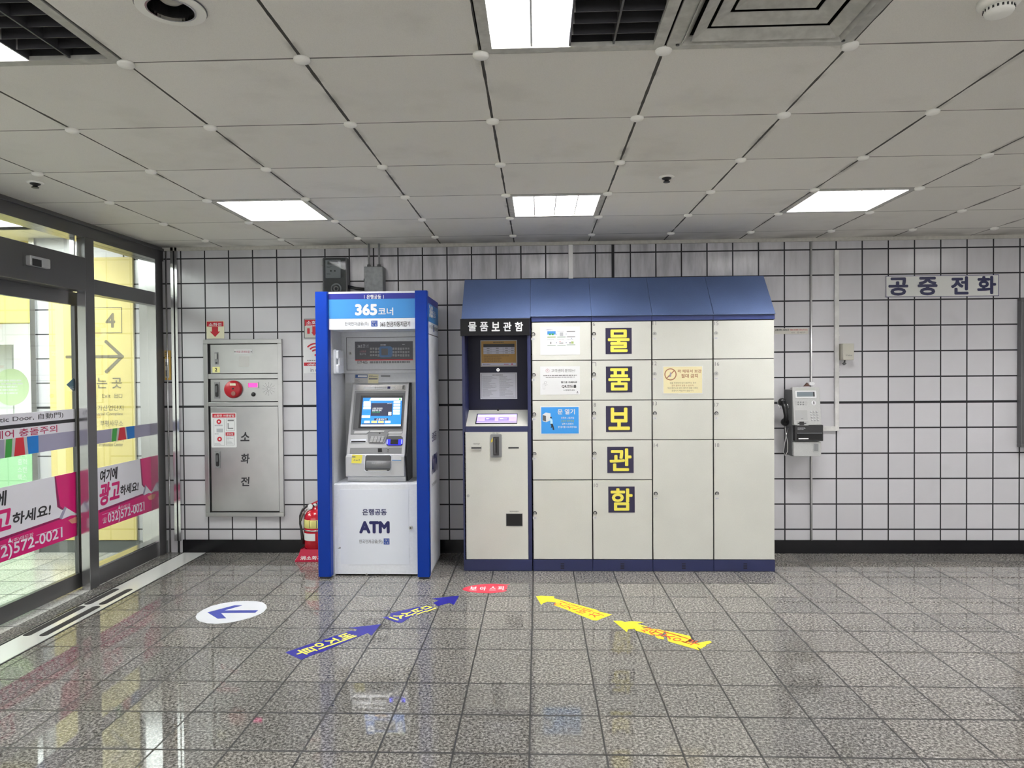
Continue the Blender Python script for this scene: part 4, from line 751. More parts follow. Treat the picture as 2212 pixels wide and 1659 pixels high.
# --- payment terminal unit
kx0, kx1 = -.378, .131
t = thing('locker_terminal', 'navy locker payment terminal with screen and black lettered sign, left end of lockers', 'locker terminal', ((kx0+kx1)/2, -.26, 0)); KIO = t
roof(kx0, kx1, t, 1.868)
MB(NAVY).box(kx0, YL, 0, kx1, -.02, .083).obj('plinth', t, .002)
wL = FL.px(1003, 1000)[0]-.002; wR = FL.px(1140.5, 1000)[0]+.001
MB(NAVY).box(kx0, YL, .083, kx0+.022, -.02, 1.868).box(wR, YL, .083, kx1, -.02, 1.868).box(kx0+.022, -.25, .083, wR, -.02, 1.868).box(kx0+.022, YL+.004, .083, wR, -.25, 1.04).box(kx0+.022, YL, 1.03, wR, YL+.02, 1.072).obj('body', t, .0015)
FRc = FY(-.25); MB(mat('recess_navy', col(15, 17, 44), .4, spec=.25)).rect(FRc, (kx0+.022, 1.15, wR, 1.86), 0, .003).obj('recess_back', t)
sg = MB(mat('sign_black', (.006, .006, .008, 1), .3, spec=.2)).rect(FL, (kx0-.008, 1.742, kx1-.004, 1.868), .0, .02).obj('sign_board', t, .002)
for k_, ch in enumerate('물품보관함'): MB(PAPER).text(FY(YL-.02), ch, FL.rc(1011.5+25.2*k_, 695.5, 1029.2+25.2*k_, 715.5, .02), .0012, .024).obj('letter', sg)
zf, zbk = FL.px(1070, 920)[1], 1.182; FCo = Fr((0, YL, zf), (1, 0, 0), (0, -.25-YL, zbk-zf))
lc = math.hypot(-.25-YL, zbk-zf); cs = MB(CREAM).rect(FCo, (kx0+.023, 0, wR-.001, lc), -.012, 0).obj('console', t)
q = FCo.pp([(1032.5, 896), (1116.6, 896), (1116, 914.5), (1029, 914.5)]); xa, xb = (q[0][0]+q[3][0])/2, (q[1][0]+q[2][0])/2; ya, ybq = q[3][1], q[0][1]
so = MB(BLACK).rect(FCo, (xa-.008, ya-.012, xb+.004, ybq+.012), 0, .003).m(S_LAV).rect(FCo, (xa, ya, xb, ybq), .003, .004).obj('touch_screen', cs)
wd, hh = xb-xa, ybq-ya
MB(S_LAVD).rect(FCo, (xa+.2*wd, ya+.25*hh, xa+.45*wd, ya+.6*hh), .004, .005).rect(FCo, (xa+.54*wd, ya+.25*hh, xa+.80*wd, ya+.6*hh), .004, .005).rect(FCo, (xa, ya+.13*hh, xb, ya+.17*hh), .004, .005).m(S_WHITE).rect(FCo, (xa+.01*wd, ya+.72*hh, xa+.98*wd, ya+.9*hh), .004, .0045).dash(FCo, (xa+.23*wd, ya+.35*hh, xa+.42*wd, ya+.5*hh), 2, .006, .5, 3).dash(FCo, (xa+.57*wd, ya+.35*hh, xa+.77*wd, ya+.5*hh), 2, .006, .5, 4).obj('screen_print', so)
MB(BLACK).annulus(FCo, FCo.px(1075.5, 890)[0], lc-.012, .004, .008, 0, .012, 14).obj('hook', cs)
dr = MB(CREAM).rect(FL, gl(1003.5, 932.5, 1140.5, 1208), -.008, 0).obj('door', t, .0015)
MB(BLACK).rect(FL, gl(1018, 966, 1040, 969), 0, .001).m(LOCKS).rect(FL, gl(1017.6, 964, 1018.4, 969), 0, .006).rect(FL, gl(1039.6, 964, 1040.4, 969), 0, .006).rect(FL, gl(1018, 969, 1040, 970), 0, .01).obj('bill_slot', dr)
cd = MB(MGREY).rect(FL, gl(1060, 938, 1084, 987.7), 0, .012, .008).obj('card_terminal', dr, .002); MB(BLACK).rect(FL, gl(1066, 943, 1078, 983), .012, .024, .004).m(DARK).rect(FL, gl(1070.5, 948, 1073.5, 977), .024, .026).m(INKG).rect(FL, gl(1069, 946, 1070, 980), .024, .027).obj('card_slot', cd, .001); MB(mat('hazard_yellow', col(200, 180, 60), .5)).prism(FL, FL.pp([(1061, 951), (1065, 945), (1065, 953), (1061, 956)]), .012, .0128).obj('yellow_sticker', cd)
MB(BLACK).rect(FL, gl(1098, 965.8, 1120.8, 968.8), 0, .001).obj('receipt_slot', dr); MB(DARK).rect(FL, gl(1093.5, 1109.7, 1128.5, 1136.2), 0, .001).m(MGREY).ring(FL, gl(1093, 1109.2, 1129, 1136.7), .003, 0, .002).obj('return_window', dr)
MB(LOCKS).cyl(FL, *FL.px(1011.3, 1071), .011, 0, .004, 18).obj('lock', dr)
MB(INK).text(FL, '지폐 투입구', gl(1022, 957.3, 1037, 960.4), .0012, .01).text(FL, '카드 투입구', gl(1064, 934.3, 1079, 937.2), .0012, .01).text(FL, '동전/영수증반환구', gl(1101, 1103.3, 1120.5, 1106.4), .0012, .01).obj('lettering', dr)
# posters in the recess
q = FRc.rc(1038, 735, 1117, 792, .005); o = tag(MB(GREYP).rect(FRc, q, .0038, .005).m(mat('poster_ochre', col(176, 136, 66), .5)).rect(FRc, (q[0]+.006, q[1]+.006, q[2]-.006, q[3]-.006), .005, .0055).obj('price_poster'), 'ochre price table poster in the dark recess of the locker terminal', 'poster')
w_, h_ = q[2]-q[0], q[3]-q[1]; sub = lambda a, b_, c_, d: (q[0]+a*w_, q[1]+b_*h_, q[0]+c_*w_, q[1]+d*h_)
m = MB(INK).rect(FRc, sub(.08, .74, .93, .86), .0055, .006).m(mat('table_pale', (.55, .56, .66, 1), .5)).rect(FRc, sub(.08, .48, .93, .74), .0055, .006).rect(FRc, sub(.03, .04, .97, .14), .0055, .006)
m.m(INKG)
for y in (.565, .655): m.rect(FRc, sub(.08, y-.004, .93, y+.004), .006, .0064)
for x in (.29, .62, .78): m.rect(FRc, sub(x-.003, .48, x+.003, .74), .006, .0064)
for y in (.52, .61, .70):
    for x in (.17, .42, .67, .83): m.rect(FRc, sub(x, y-.015, x+.08, y+.012), .006, .0066)
m.m(mat('print_brown', (.12, .08, .04, 1), .5)).dash(FRc, sub(.1, .17, .9, .45), 7, .0062, .35, 9, .5, 1, 14).dash(FRc, sub(.35, .89, .65, .94), 1, .0062, .7, 2).m(CRIM).cyl(FRc, q[0]+.86*w_, q[1]+.09*h_, .006, .006, .0066, 14).dash(FRc, sub(.64, .07, .82, .1), 1, .0066, .8, 5).m(INKG).dash(FRc, sub(.06, .07, .3, .1), 1, .0066, .8, 6); m.obj('print', o)
q = FRc.rc(1037.5, 805, 1117, 862, .005); o = tag(MB(mat('poster_pale_grey', (.55, .56, .6, 1), .5)).rect(FRc, q, .0038, .005).obj('terms_poster'), 'grey small print poster under the price poster in the terminal recess', 'poster')
w_, h_ = q[2]-q[0], q[3]-q[1]; sub = lambda a, b_, c_, d: (q[0]+a*w_, q[1]+b_*h_, q[0]+c_*w_, q[1]+d*h_)
MB(INKG).ring(FRc, sub(.035, .04, .965, .96), .0018, .005, .0056).dash(FRc, sub(.33, .89, .63, .925), 1, .0058, .8, 2).m(mat('print_faint', (.27, .28, .31, 1), .5)).dash(FRc, sub(.06, .08, .47, .86), 24, .0058, .4, 12, .35, 1, 16).dash(FRc, sub(.52, .08, .93, .86), 24, .0058, .4, 13, .35, 1, 16).obj('print', o)
MB(CHROME).annulus(FRc, *FRc.px(1076, 799), .006, .012, .003, .012, 18).m(BLACK).cyl(FRc, *FRc.px(1076, 799), .006, .003, .006, 12).obj('hook', t)
FASC = speck(mat('locker_fascia_blue', col(46, 62, 124), .4), .08, 250)
# --- four locker columns
XS = [.137, .578, 1.018, 1.462, 1.906]; ZS = [1.839, 1.556, 1.261, .968, .674, .085]; ZS2 = [1.839, 1.556, 1.261, .968, .085]
LK = [[(1152, 722), (1153, 810), (1154, 895), (1154.5, 980.5), (1155.5, 1108.5)], [(1283, 721.5), (1283, 808.5), (1283.5, 893), (1284.3, 979.7), (1285.5, 1108)], [(1414, 721), (1414, 808), (1414.5, 893), (1416.3, 1066.5)], [(1546.5, 720), (1547, 807), (1547.3, 893), (1548.7, 1066)]]
TG = [['001', '02', '003', '04', '005'], ['06', '07', '008', '09', '10'], ['11', '12', '13', '014'], ['015', '016', '17', '018']]
HW = [{}, {0: ('6', 1283, 700), 1: ('ㄱ', 1283.5, 787), 2: ('8', 1285, 874.5), 4: ('10', 1287.5, 1048.5)}, {0: ('11', 1413.5, 698), 1: ('12', 1414, 785), 2: ('13', 1414.8, 871.5), 3: ('14', 1417, 962)}, {0: ('15', 1547.5, 698.5), 1: ('16', 1549, 786), 2: ('17', 1547.8, 874.5), 3: ('18', 1549.2, 961.5)}]
NL = ['cream five-door locker column with three notices, next to the payment terminal', 'cream five-door locker column carrying the yellow lettered plates', 'cream four-door locker column with one yellow warning notice', 'plain cream four-door locker column at the right end of lockers']
SLOTU = [1215, 1344.5, 1477, 1610]
TAGM = mat('tag_grey', (.62, .62, .62, 1), .5); TAGI = mat('tag_ink', (.22, .24, .36, 1), .5)
for k in range(4):
    x0, x1 = XS[k], XS[k+1]; zs = ZS if k < 2 else ZS2
    t = thing('locker_column', NL[k], 'locker', ((x0+x1)/2, -.26, 0), 'luggage locker columns')
    roof(x0-(.006 if k == 0 else 0), x1, t); MB(FASC).rect(FL, (x0+.001, 1.843, x1-.001, 1.876), -.01, .004).obj('fascia', t)
    pl = MB(NAVY).box(x0+.001, YL, 0, x1-.001, -.02, .083).obj('plinth', t, .002)
    m = MB(DARK)
    for j in range(4): q = gl(SLOTU[k]-4, 1217+3.3*j, SLOTU[k]+4, 1218.6+3.3*j); m.rect(FL, q, -.001, .0008)
    m.obj('vent_slots', pl)
    MB(mat('carcass_dark', (.03, .03, .03, 1), .6)).box(x0+.0015, YL+.02, .083, x1-.0015, -.02, 1.878).obj('carcass', t)
    if k == 3: MB(CREAM).box(x1-.0015, YL+.015, .083, x1, -.02, 1.878).obj('end_panel', t)
    for d in range(len(zs)-1):
        do = MB(CREAM).box(x0+.005, YL, zs[d+1]+.003, x1-.0045, YL+.018, zs[d]-.003).obj('door', t, .0015)
        u, v = LK[k][d]; a, bb = FL.px(u, v); lm = LOCKS if (k >= 2 and d < 2) else LOCKB
        P = [(a+.0145*math.cos(x), bb+max(-.0085, .0145*math.sin(x))) for x in [2*math.pi*j/24 for j in range(24)]]
        MB(lm).prism(FL, P, 0, .004).m(LOCKS).cyl(FL, a, bb, .0085, .004, .010, 18).m(BLACK).rect(FL, (a-.0012, bb-.005, a+.0012, bb+.005), .010, .0108).obj('lock', do)
        q = gl(u-4.5, v+8, u+4.5, v+13); MB(TAGM).rect(FL, q, 0, .0007).m(TAGI).text(FL, TG[k][d], (q[0]+.003, q[1]+.004, q[2]-.003, q[3]-.004), .0014, .0, fit=False).obj('number_tag', do)
        if d in HW[k]: s, uu, vv = HW[k][d]; MB(INKG).text(FL, s, gl(uu-4.5, vv-4, uu+4.5, vv+4), .0009, -.006 if len(s) > 1 else .0, fit=False).obj('handwritten_number', do)
# letter plates
for s, a in (('물', (1308, 708.3, 1364.5, 764.7)), ('품', (1309, 791.7, 1365.7, 847.7)), ('보', (1309, 877, 1365.3, 933)), ('관', (1311.8, 965, 1368.7, 1021.5)), ('함', (1314, 1051, 1371, 1107))):
    q = gl(*a); o = tag(MB(PLATE).rect(FL, q, .0002, .0016).obj('letter_plate'), 'navy square plate with yellow Korean letter %s on the second locker column' % s, 'sign', 'yellow letter plates on the lockers')
    MB(YEL).text(FL, s, (q[0]+.017, q[1]+.014, q[2]-.016, q[3]-.012), .0026, .024).obj('letter', o)
# notices on the doors
def notice(name, a, m0, label):
    q = gl(*a); o = tag(MB(PAPER).rect(FL, q, .0002, .0018).obj(name), label, 'notice'); w_, h_ = q[2]-q[0], q[3]-q[1]
    return o, (lambda a, b_, c_, d: (q[0]+a*w_, q[1]+b_*h_, q[0]+c_*w_, q[1]+d*h_))
o, s = notice('notice', (1167, 705.5, 1252.7, 766.5), None, 'white instruction sheet with six small pictures on the top left locker door')
m = MB(TAGI).text(FL, '사물 찾기', s(.14, .87, .30, .915), .003, .02).m(SKY).rect(FL, s(.18, .72, .39, .84), .0018, .0024).m(GRNF).rect(FL, s(.22, .70, .27, .76), .0024, .003).rect(FL, s(.29, .70, .34, .76), .0024, .003)
OL = mat('print_olive', col(150, 172, 96), .5)
m.m(OL).rect(FL, s(.18, .62, .39, .645), .0018, .0024).m(mat('print_sage', col(120, 150, 128), .5)).rect(FL, s(.43, .62, .64, .64), .0018, .0024).rect(FL, s(.18, .33, .39, .35), .0018, .0024).rect(FL, s(.43, .33, .64, .35), .0018, .0024).rect(FL, s(.67, .34, .88, .36), .0018, .0024)
m.m(INKL).rect(FL, s(.49, .66, .58, .79), .0018, .0024).m(MGREY).rect(FL, s(.67, .81, .88, .84), .0018, .0024).rect(FL, s(.67, .62, .88, .645), .0018, .0024).rect(FL, s(.25, .385, .28, .46), .0018, .0024).rect(FL, s(.48, .4, .58, .43), .0018, .0024).rect(FL, s(.73, .40, .77, .44), .0018, .0024).m(OL).rect(FL, s(.78, .39, .84, .47), .0018, .0024)
m.m(TAGI)
for x, y in ((.41, .735), (.655, .735), (.41, .43), (.655, .43), (.79, .58)): m.cyl(FL, s(x, y, 1, 1)[0], s(x, y, 1, 1)[1], .0035, .0018, .0026, 10)
m.m(INKL)
for x in (.18, .43, .67): m.dash(FL, s(x, .52, x+.21, .55), 1, .0024, .6, 4, .7, 1, 5)
m.dash(FL, s(.43, .815, .64, .84), 1, .0024, .6, 4, .7, 1, 5).m(REDF).dash(FL, s(.48, .46, .58, .48), 1, .0024, .8, 3); m.obj('print', o)
o, s = notice('notice', (1167, 791.5, 1252.7, 852.5), None, 'white customer centre sheet on the second left locker door')
m = MB(INKG).text(FL, '고객센터 문의는?', s(.28, .79, .88, .91), .003, .004).m(CRIM).annulus(FL, *s(.185, .855, 1, 1)[:2], .0118, .0132, .0018, .0024, 24).rect(FL, s(.181, .84, .189, .89), .0018, .0024)
m.m(INKG).dash(FL, s(.08, .655, .92, .70), 1, .0024, .8, 4, 1, 1, 12).dash(FL, s(.14, .60, .87, .635), 1, .0024, .7, 5, 1, 1, 14)
m.m(INK).text(FL, '핸드폰 카메라로', s(.52, .40, .93, .47), .003, .02).text(FL, 'QR코드를', s(.54, .23, .91, .345), .003, .02).m(INKG).text(FL, '스캔해주세요', s(.58, .125, .87, .185), .003, .01)
a = s(.13, .43, 1, 1); m.annulus(FL, a[0], a[1], .008, .0092, .0018, .0024, 18).ring(FL, s(.065, .20, .12, .385), .001, .0018, .0024); bar(m, FL, s(.12, .33, 1, 1)[:2], s(.18, .36, 1, 1)[:2], .0018, .0018, .0024)
m.m(INK).rect(FL, s(.905, .05, .965, .06), .0018, .0024).rect(FL, s(.925, .075, .945, .11), .0018, .0024); m.obj('print', o)
o, s = notice('notice', (1167.3, 877.5, 1251.8, 938.3), None, 'blue sheet showing a person pressing a locker door, third left door')
PB = mat('notice_blue', col(54, 148, 226), .5); m = MB(PB).rect(FL, s(.022, .03, .978, .97), .0018, .0022); m.m(PAPER).text(FL, '문 열기', s(.44, .71, .88, .90), .003, .02)
m.text(FL, '왼쪽의 그림처럼', s(.53, .55, .86, .62), .003, .01).m(OL).text(FL, '손잡이 옆부분을', s(.53, .44, .86, .51), .003, .01).m(PAPER).text(FL, '살짝 누르면서', s(.55, .335, .84, .405), .003, .01).text(FL, '문 열기를 시도해주세요', s(.45, .225, .93, .30), .003, .01)
m.m(PAPER).prism(FL, [s(*c_, 1, 1)[:2] for c_ in ((.055, .70), (.14, .78), (.26, .75), (.26, .50), (.15, .44), (.055, .47))], .0022, .0026).m(DGREY).prism(FL, [s(*c_, 1, 1)[:2] for c_ in ((.06, .69), (.145, .66), (.145, .46), (.06, .50))], .0026, .003)
m.m(mat('print_sky', col(190, 226, 246), .5)).prism(FL, [s(*c_, 1, 1)[:2] for c_ in ((.215, .55), (.27, .57), (.31, .52), (.315, .38), (.255, .38), (.255, .48))], .003, .0034).m(INK).prism(FL, [s(*c_, 1, 1)[:2] for c_ in ((.255, .38), (.315, .38), (.34, .27), (.355, .16), (.31, .17), (.315, .2), (.30, .27), (.285, .24), (.265, .24), (.28, .30))], .003, .0036).cyl(FL, *s(.27, .6, 1, 1)[:2], .0062, .003, .0036, 14); m.obj('print', o)
o, s = notice('notice', (1431.2, 790.3, 1518.5, 851), None, 'pale yellow warning sheet with brown prohibition sign on the third locker column')
BR = mat('print_warm_brown', col(176, 124, 96), .5); m = MB(mat('notice_yellow', col(232, 222, 178), .5)).rect(FL, s(.02, .025, .98, .975), .0018, .0022); a = s(.195, .70, 1, 1); m.m(BR).annulus(FL, a[0], a[1], .037, .044, .0022, .003, 36); bar(m, FL, (a[0]-.027, a[1]-.027), (a[0]+.027, a[1]+.027), .007, .0022, .003)
m.text(FL, '꽉 채워서 보관', s(.37, .75, .96, .87), .003, .012).text(FL, '절대 금지', s(.46, .57, .875, .71), .003, .016).m(mat('print_lilac', (.4, .36, .44, 1), .5)).prism(FL, [(a[0]-.004, a[1]+.018), (a[0]+.008, a[1]+.006), (a[0]+.004, a[1]-.016), (a[0]-.016, a[1]-.02), (a[0]-.004, a[1]-.006)], .003, .0034)
m.m(mat('print_taupe', (.3, .27, .2, 1), .5)).text(FL, '짐을 무리하게 넣어 보관하는 경우', s(.18, .36, .83, .425), .003, .0).text(FL, '해당 원인으로 문이 열리지 않을 시에는', s(.12, .18, .88, .245), .003, .0).text(FL, '운영사가 책임지지 않습니다.', s(.225, .085, .77, .15), .003, .0).m(BR).text(FL, '문이 열리지 않을 수 있으며,', s(.225, .27, .77, .335), .003, -.004); m.obj('print', o)

# ================================================================ RIGHT PART OF THE WALL
q = FW.rc(1912, 598, 2157, 641); z0, z1 = 2.035, 2.24; o = None
PS = mat('sign_pale', (.62, .63, .62, 1), .45); q = FW.rc(1912.5, 595, 2156.5, 641)
o = tag(MB(PS).rect(FW, (q[0], q[1], q[2], q[3]), 0, .006).m(NAVYINK).ring(FW, (q[0], q[1], q[2], q[3]), .004, .006, .0068).obj('phone_sign'), 'pale sign with large navy Korean lettering for public telephone', 'sign')
NI = mat('sign_navy_ink', col(24, 28, 74), .4)
for s_, a in (('공', (1918, 599.5, 1961, 640)), ('중', (1981, 598, 2024, 639)), ('전', (2053, 596.5, 2091, 636.5)), ('화', (2109.5, 595.5, 2150.5, 635.5))):
    qq = FW.rc(*a); MB(NI).text(FW, s_, (qq[0], max(qq[1], q[1]+.012), qq[2], min(qq[3], q[3]-.01)), .0075, .036).obj('letter', o)
# thin pipe behind the payphone
a = FW.px(1751.2, 700)[0]; tag(MB(mat('pipe_steel', (.85, .85, .86, 1), .25, .6)).tube([(a, -.012, .107), (a, -.012, HC-.026)], .0075).obj('pipe'), 'thin bright metal pipe running down the wall behind the payphone', 'pipe')
# white duct with elbow
DUCT = speck(mat('duct_white', (.62, .62, .61, 1), .5), .12, 20); q = FW.rc(1804, 540, 1813, 930, .02); x0, x1 = FW.px(1803.5, 700, .02)[0], FW.px(1812.5, 700, .02)[0]
zlo = FW.px(1808, 931, .02)[1]; zhi = FW.px(1808, 921, .02)[1]; zs = FW.px(1808, 540, .02)[1]
t = thing('cable_duct', 'white plastic cable duct down the wall, turning towards the payphone', 'duct', (x0, 0, zlo))
MB(DUCT).box(x0, -.022, zlo, x1, 0, zs).obj('upright', t, .002); xl = FW.px(1777, 926, .02)[0]; MB(DUCT).box(xl, -.022, zlo, x0, 0, zhi).obj('side_run', t, .002)
m = MB(DUCT)
for v in (724, 797, 805, 811): z = FW.px(1808, v, .02)[1]; m.box(x0-.002, -.0245, z-.004, x1+.002, 0, z+.004)
m.obj('joint_cover', t)
# wall box
q = FW.rc(1821, 742, 1845, 777.5, .075); t = thing('wall_box', 'beige wall box beside the white cable duct', 'box', ((q[0]+q[2])/2, 0, q[1]))
BE = mat('box_beige', (.5, .49, .43, 1), .5); MB(BE).rect(FW, q, 0, .075, .003).obj('cover', t, .003); MB(INKG).text(FW, 'KT telecop', FW.rc(1827, 766, 1841, 769.5, .075), .0765, .01).obj('lettering', t)
a = FW.px(1822.5, 785.5, .03); MB(DGREY).prism(FY(-.03), [(a[0]-.014, a[1]), (a[0], a[1]+.012), (a[0]+.014, a[1]+.001), (a[0], a[1]-.012)], 0, .02).tube([(a[0], -.04, a[1]), (a[0]+.01, -.03, q[1]+.003)], .006).obj('plug', t)
# report strip
q = FW.rc(1672, 709, 1746, 721.5); o = tag(MB(mat('strip_beige', (.58, .57, .52, 1), .5)).rect(FW, q, 0, .003).obj('report_strip'), 'narrow fault report strip on the tiles right of the lockers', 'sign')
MB(INK).text(FW, '공중전화 고장신고', FW.rc(1674, 710.5, 1704, 715), .004, .02).m(INKG).text(FW, '101  공4829', FW.rc(1709, 716.3, 1739, 720), .004, .0).obj('black_lettering', o); MB(RED).text(FW, '080-2580-101(무료)', FW.rc(1706, 710.8, 1744, 714.8), .004, .0).obj('red_lettering', o)
# ---- payphone
PG = speck(mat('phone_grey', (.48, .49, .49, 1), .4), .06, 150); PYT, PYB = -.165, -.195
t = thing('payphone', 'grey coin and card payphone with black handset mounted on the tiled wall', 'payphone', (2.27, 0, .78))
MB(DGREY).box(2.155, -.16, .80, 2.352, 0, 1.318).obj('back_case', t, .004)
def slab(v0, v1, u0a, u0b, u1a, u1b, y0, y1): pass
FP1 = Fr((0, -.165, 1.335), (1, 0, 0), (0, .04, .3)); z_ = lambda u, v: FP1.px(u, v)
F_ = FP1
q = F_.pp([(1710.5, 836), (1769, 836.5), (1776, 918), (1716, 918)]); xl, xr = (q[0][0]+q[3][0])/2, (q[1][0]+q[2][0])/2; bt, bl = q[0][1], q[2][1]
fp = MB(PG).rect(F_, (xl, bl, xr, bt), -.05, 0, .01).obj('front_panel', t, .003)
K = lambda x, y: (1680+x/9.217, 820+y/9.217)
def ph(x0_, y0_, x1_, y1_): return F_.rc(*K(x0_, y0_), *K(x1_, y1_))
MB(PAPER).rect(F_, ph(348, 222, 765, 372), 0, .004, .006).m(mat('lcd', (.2, .24, .27, 1), .15)).rect(F_, ph(378, 245, 730, 340), .004, .005).m(BLACK).rect(F_, ph(700, 245, 730, 340), .005, .0056).obj('display', fp)
MB(mat('label_grey', (.45, .47, .45, 1), .4)).rect(F_, ph(370, 168, 735, 212), 0, .0015).obj('top_label', fp)
m = MB(MGREY)
for y in (450, 495):
    for x in (408, 457, 508): m.cyl(F_, *F_.px(*K(x, y)), .0055, 0, .004, 12)
m.obj('function_buttons', fp)
MB(GREYP).ring(F_, ph(345, 430, 382, 510), .0015, 0, .002).ring(F_, ph(545, 430, 582, 510), .0015, 0, .002).obj('button_frames', fp)
MB(PAPER).cyl(F_, *F_.px(*K(714, 465)), .0175, 0, .004, 24).m(BLACK).rect(F_, ph(706, 435, 724, 495), .004, .005).obj('coin_slot', fp)
MB(GREYP).rect(F_, ph(345, 610, 590, 805), 0, .0015, .004).m(INKL).dash(F_, ph(365, 640, 570, 770), 8, .0022, .4, 3).m(INKG).dash(F_, ph(465, 770, 565, 790), 1, .0022, .7, 4).obj('instruction_label', fp)
for r in range(4):
    for c_ in range(3): MB(SILVER).lathe(F_, *F_.px(*K(660+60*c_+8*r, 640+55*r)), [(.0075, 0), (.0075, .004), (.006, .006), (.002, .0065)], 16).obj('key', fp)
MB(GREYP).rect(F_, ph(380, 825, 610, 912), 0, .002).m(BLACK).rect(F_, ph(430, 838, 515, 905), .002, .010).rect(F_, ph(395, 862, 565, 880), .002, .004).obj('card_slot', fp)
FB2 = FY(-.2); q = FB2.rc(*K(345, 905), *K(908, 1225)); bb_ = MB(BLACK).rect(FB2, q, -.16, 0, .006).obj('lower_tray', t, .003)
r_ = lambda a, b_, c_, d: FB2.rc(*K(a, b_), *K(c_, d))
MB(DARK).rect(FB2, r_(380, 1075, 880, 1200), 0, .001).m(CHROME).rect(FB2, r_(410, 1168, 610, 1184), .001, .004).m(DGREY).rect(FB2, r_(380, 1058, 880, 1078), 0, .006).obj('card_return', bb_)
MB(INKL).dash(FB2, r_(395, 955, 560, 1005), 3, .0018, .45, 5, .7, 1, 6).obj('lettering', bb_)
q = FB2.rc(*K(315, 1238), *K(868, 1528), -.012); F3 = FY(-.188); co_ = MB(PG).rect(F3, q, -.16, 0, .01).obj('coin_box', t, .003)
MB(GREYP).ring(F3, F3.rc(*K(705, 1262), *K(825, 1440)), .003, 0, .003).m(mat('dark_lcd', (.25, .26, .27, 1), .3)).rect(F3, F3.rc(*K(722, 1280), *K(806, 1425)), 0, .002).m(INKG).dash(F3, F3.rc(*K(740, 1300), *K(785, 1420)), 7, .003, .4, 6).obj('coin_return', co_)
# handset and cord
hx, hz1, hz0 = FW.px(1691, 865, .15)[0], FW.px(1691, 870, .15)[1], FW.px(1697, 912, .15)[1]
m = MB(BLACK); m.tube([(hx+.0, -.15, hz1+.01), (hx+.01, -.168, hz1-.05), (hx+.018, -.168, hz0+.05), (hx+.02, -.15, hz0)], [.02, .017, .0165, .02], 14)
m.lathe(Fr((hx, -.128, hz1+.005), (1, 0, 0), (0, 0, 1)), 0, 0, [(.024, -.015), (.031, .0), (.031, .02), (.022, .032), (.004, .036)], 20); m.lathe(Fr((hx+.02, -.128, hz0), (1, 0, 0), (0, 0, 1)), 0, 0, [(.022, -.012), (.03, .0), (.03, .02), (.022, .032), (.004, .036)], 20)
m.obj('handset', t); MB(CHROME).tube([(hx-.034, -.13, hz1+.005), (hx-.036, -.16, hz1-.02), (hx-.024, -.17, hz1-.045)], .003).tube([(hx+.034, -.13, hz1+.005), (hx+.036, -.16, hz1-.02), (hx+.046, -.15, hz1-.05)], .003).obj('cradle', t)
pc_ = [(hx+.02, -.14, hz0-.03), (hx+.028, -.14, hz0-.10), (hx+.038, -.145, hz0-.16), (hx+.038, -.145, hz0-.23), (hx+.018, -.145, hz0-.262), (hx+.006, -.145, hz0-.23), (hx+.016, -.145, hz0-.16), (hx+.03, -.14, hz0-.10), (hx+.06, -.10, hz0-.05)]
MB(mat('cord_steel', (.55, .55, .55, 1), .3, .8)).tube(pc_, .0032, 8).obj('cord', t)
q = F_.px(1752, 832); MB(PAPER).cyl(FY(-.1), FY(-.1).px(1752.5, 828.5)[0], FY(-.1).px(1752.5, 828.5)[1], .022, 0, .015, 20, rb=.6).m(mat('rust', (.12, .06, .05, 1), .7)).prism(FY(-.09), FY(-.09).pp([(1735, 834.5), (1742, 826.5), (1748, 834.5)]), 0, .02).obj('top_fitting', t)
# display case at the right edge
xl = FW.px(2202.5, 800, .03)[0]; z1, z0 = FW.px(2205, 645)[1], FW.px(2205, 965)[1]
t = thing('display_case', 'dark framed display case at the right edge of the tiled wall', 'display case', (xl+.5, 0, z0))
MB(DSTEEL).ring(FW, (xl, z0, xl+1.0, z1), .026, 0, .05).obj('frame', t, .003); MB(mat('case_back', (.42, .42, .41, 1), .5)).rect(FW, (xl+.02, z0+.02, xl+.98, z1-.02), 0, .012).obj('back_board', t)

# ================================================================ FLOOR STICKERS
FBL = mat('floor_blue', col(40, 38, 142), .3); FYE = mat('floor_yellow', col(248, 226, 42), .35); FYT = mat('floor_yellow_letters', col(244, 234, 90), .4); FOR = mat('floor_orange_letters', col(214, 82, 40), .4); FWH = mat('floor_white', (.62, .64, .68, 1), .35); FBA = mat('floor_arrow_blue', col(62, 72, 158), .35); FRD = mat('floor_red', col(220, 60, 82), .35)
def fl(pts, sx, sy, ox, oy): return FZ.pp([(ox+x/sx, oy+y/sy) for x, y in pts])
A = lambda pts: fl(pts, 5.53, 5.53, 600, 1270)
Bq = lambda pts: fl(pts, 5.53, 5.53, 1150, 1270)
def letters(par, mt, chars, p0, p1, size, up, thick=.03, h=.002):
    """letters spaced from p0 to p1 on the floor, each with its top turned along up"""
    p0, p1 = Vector(p0), Vector(p1); U = Vector(up).normalized(); Rt = Vector((U.y, -U.x))
    for k, ch in enumerate(chars):
        c = p0.lerp(p1, k/(len(chars)-1)); fr = Fr((c.x, c.y, 0), (Rt.x, Rt.y, 0), (U.x, U.y, 0)); MB(mt).text(fr, ch, (-size/2, -size/2, size/2, size/2), h, thick).obj('letter', par)
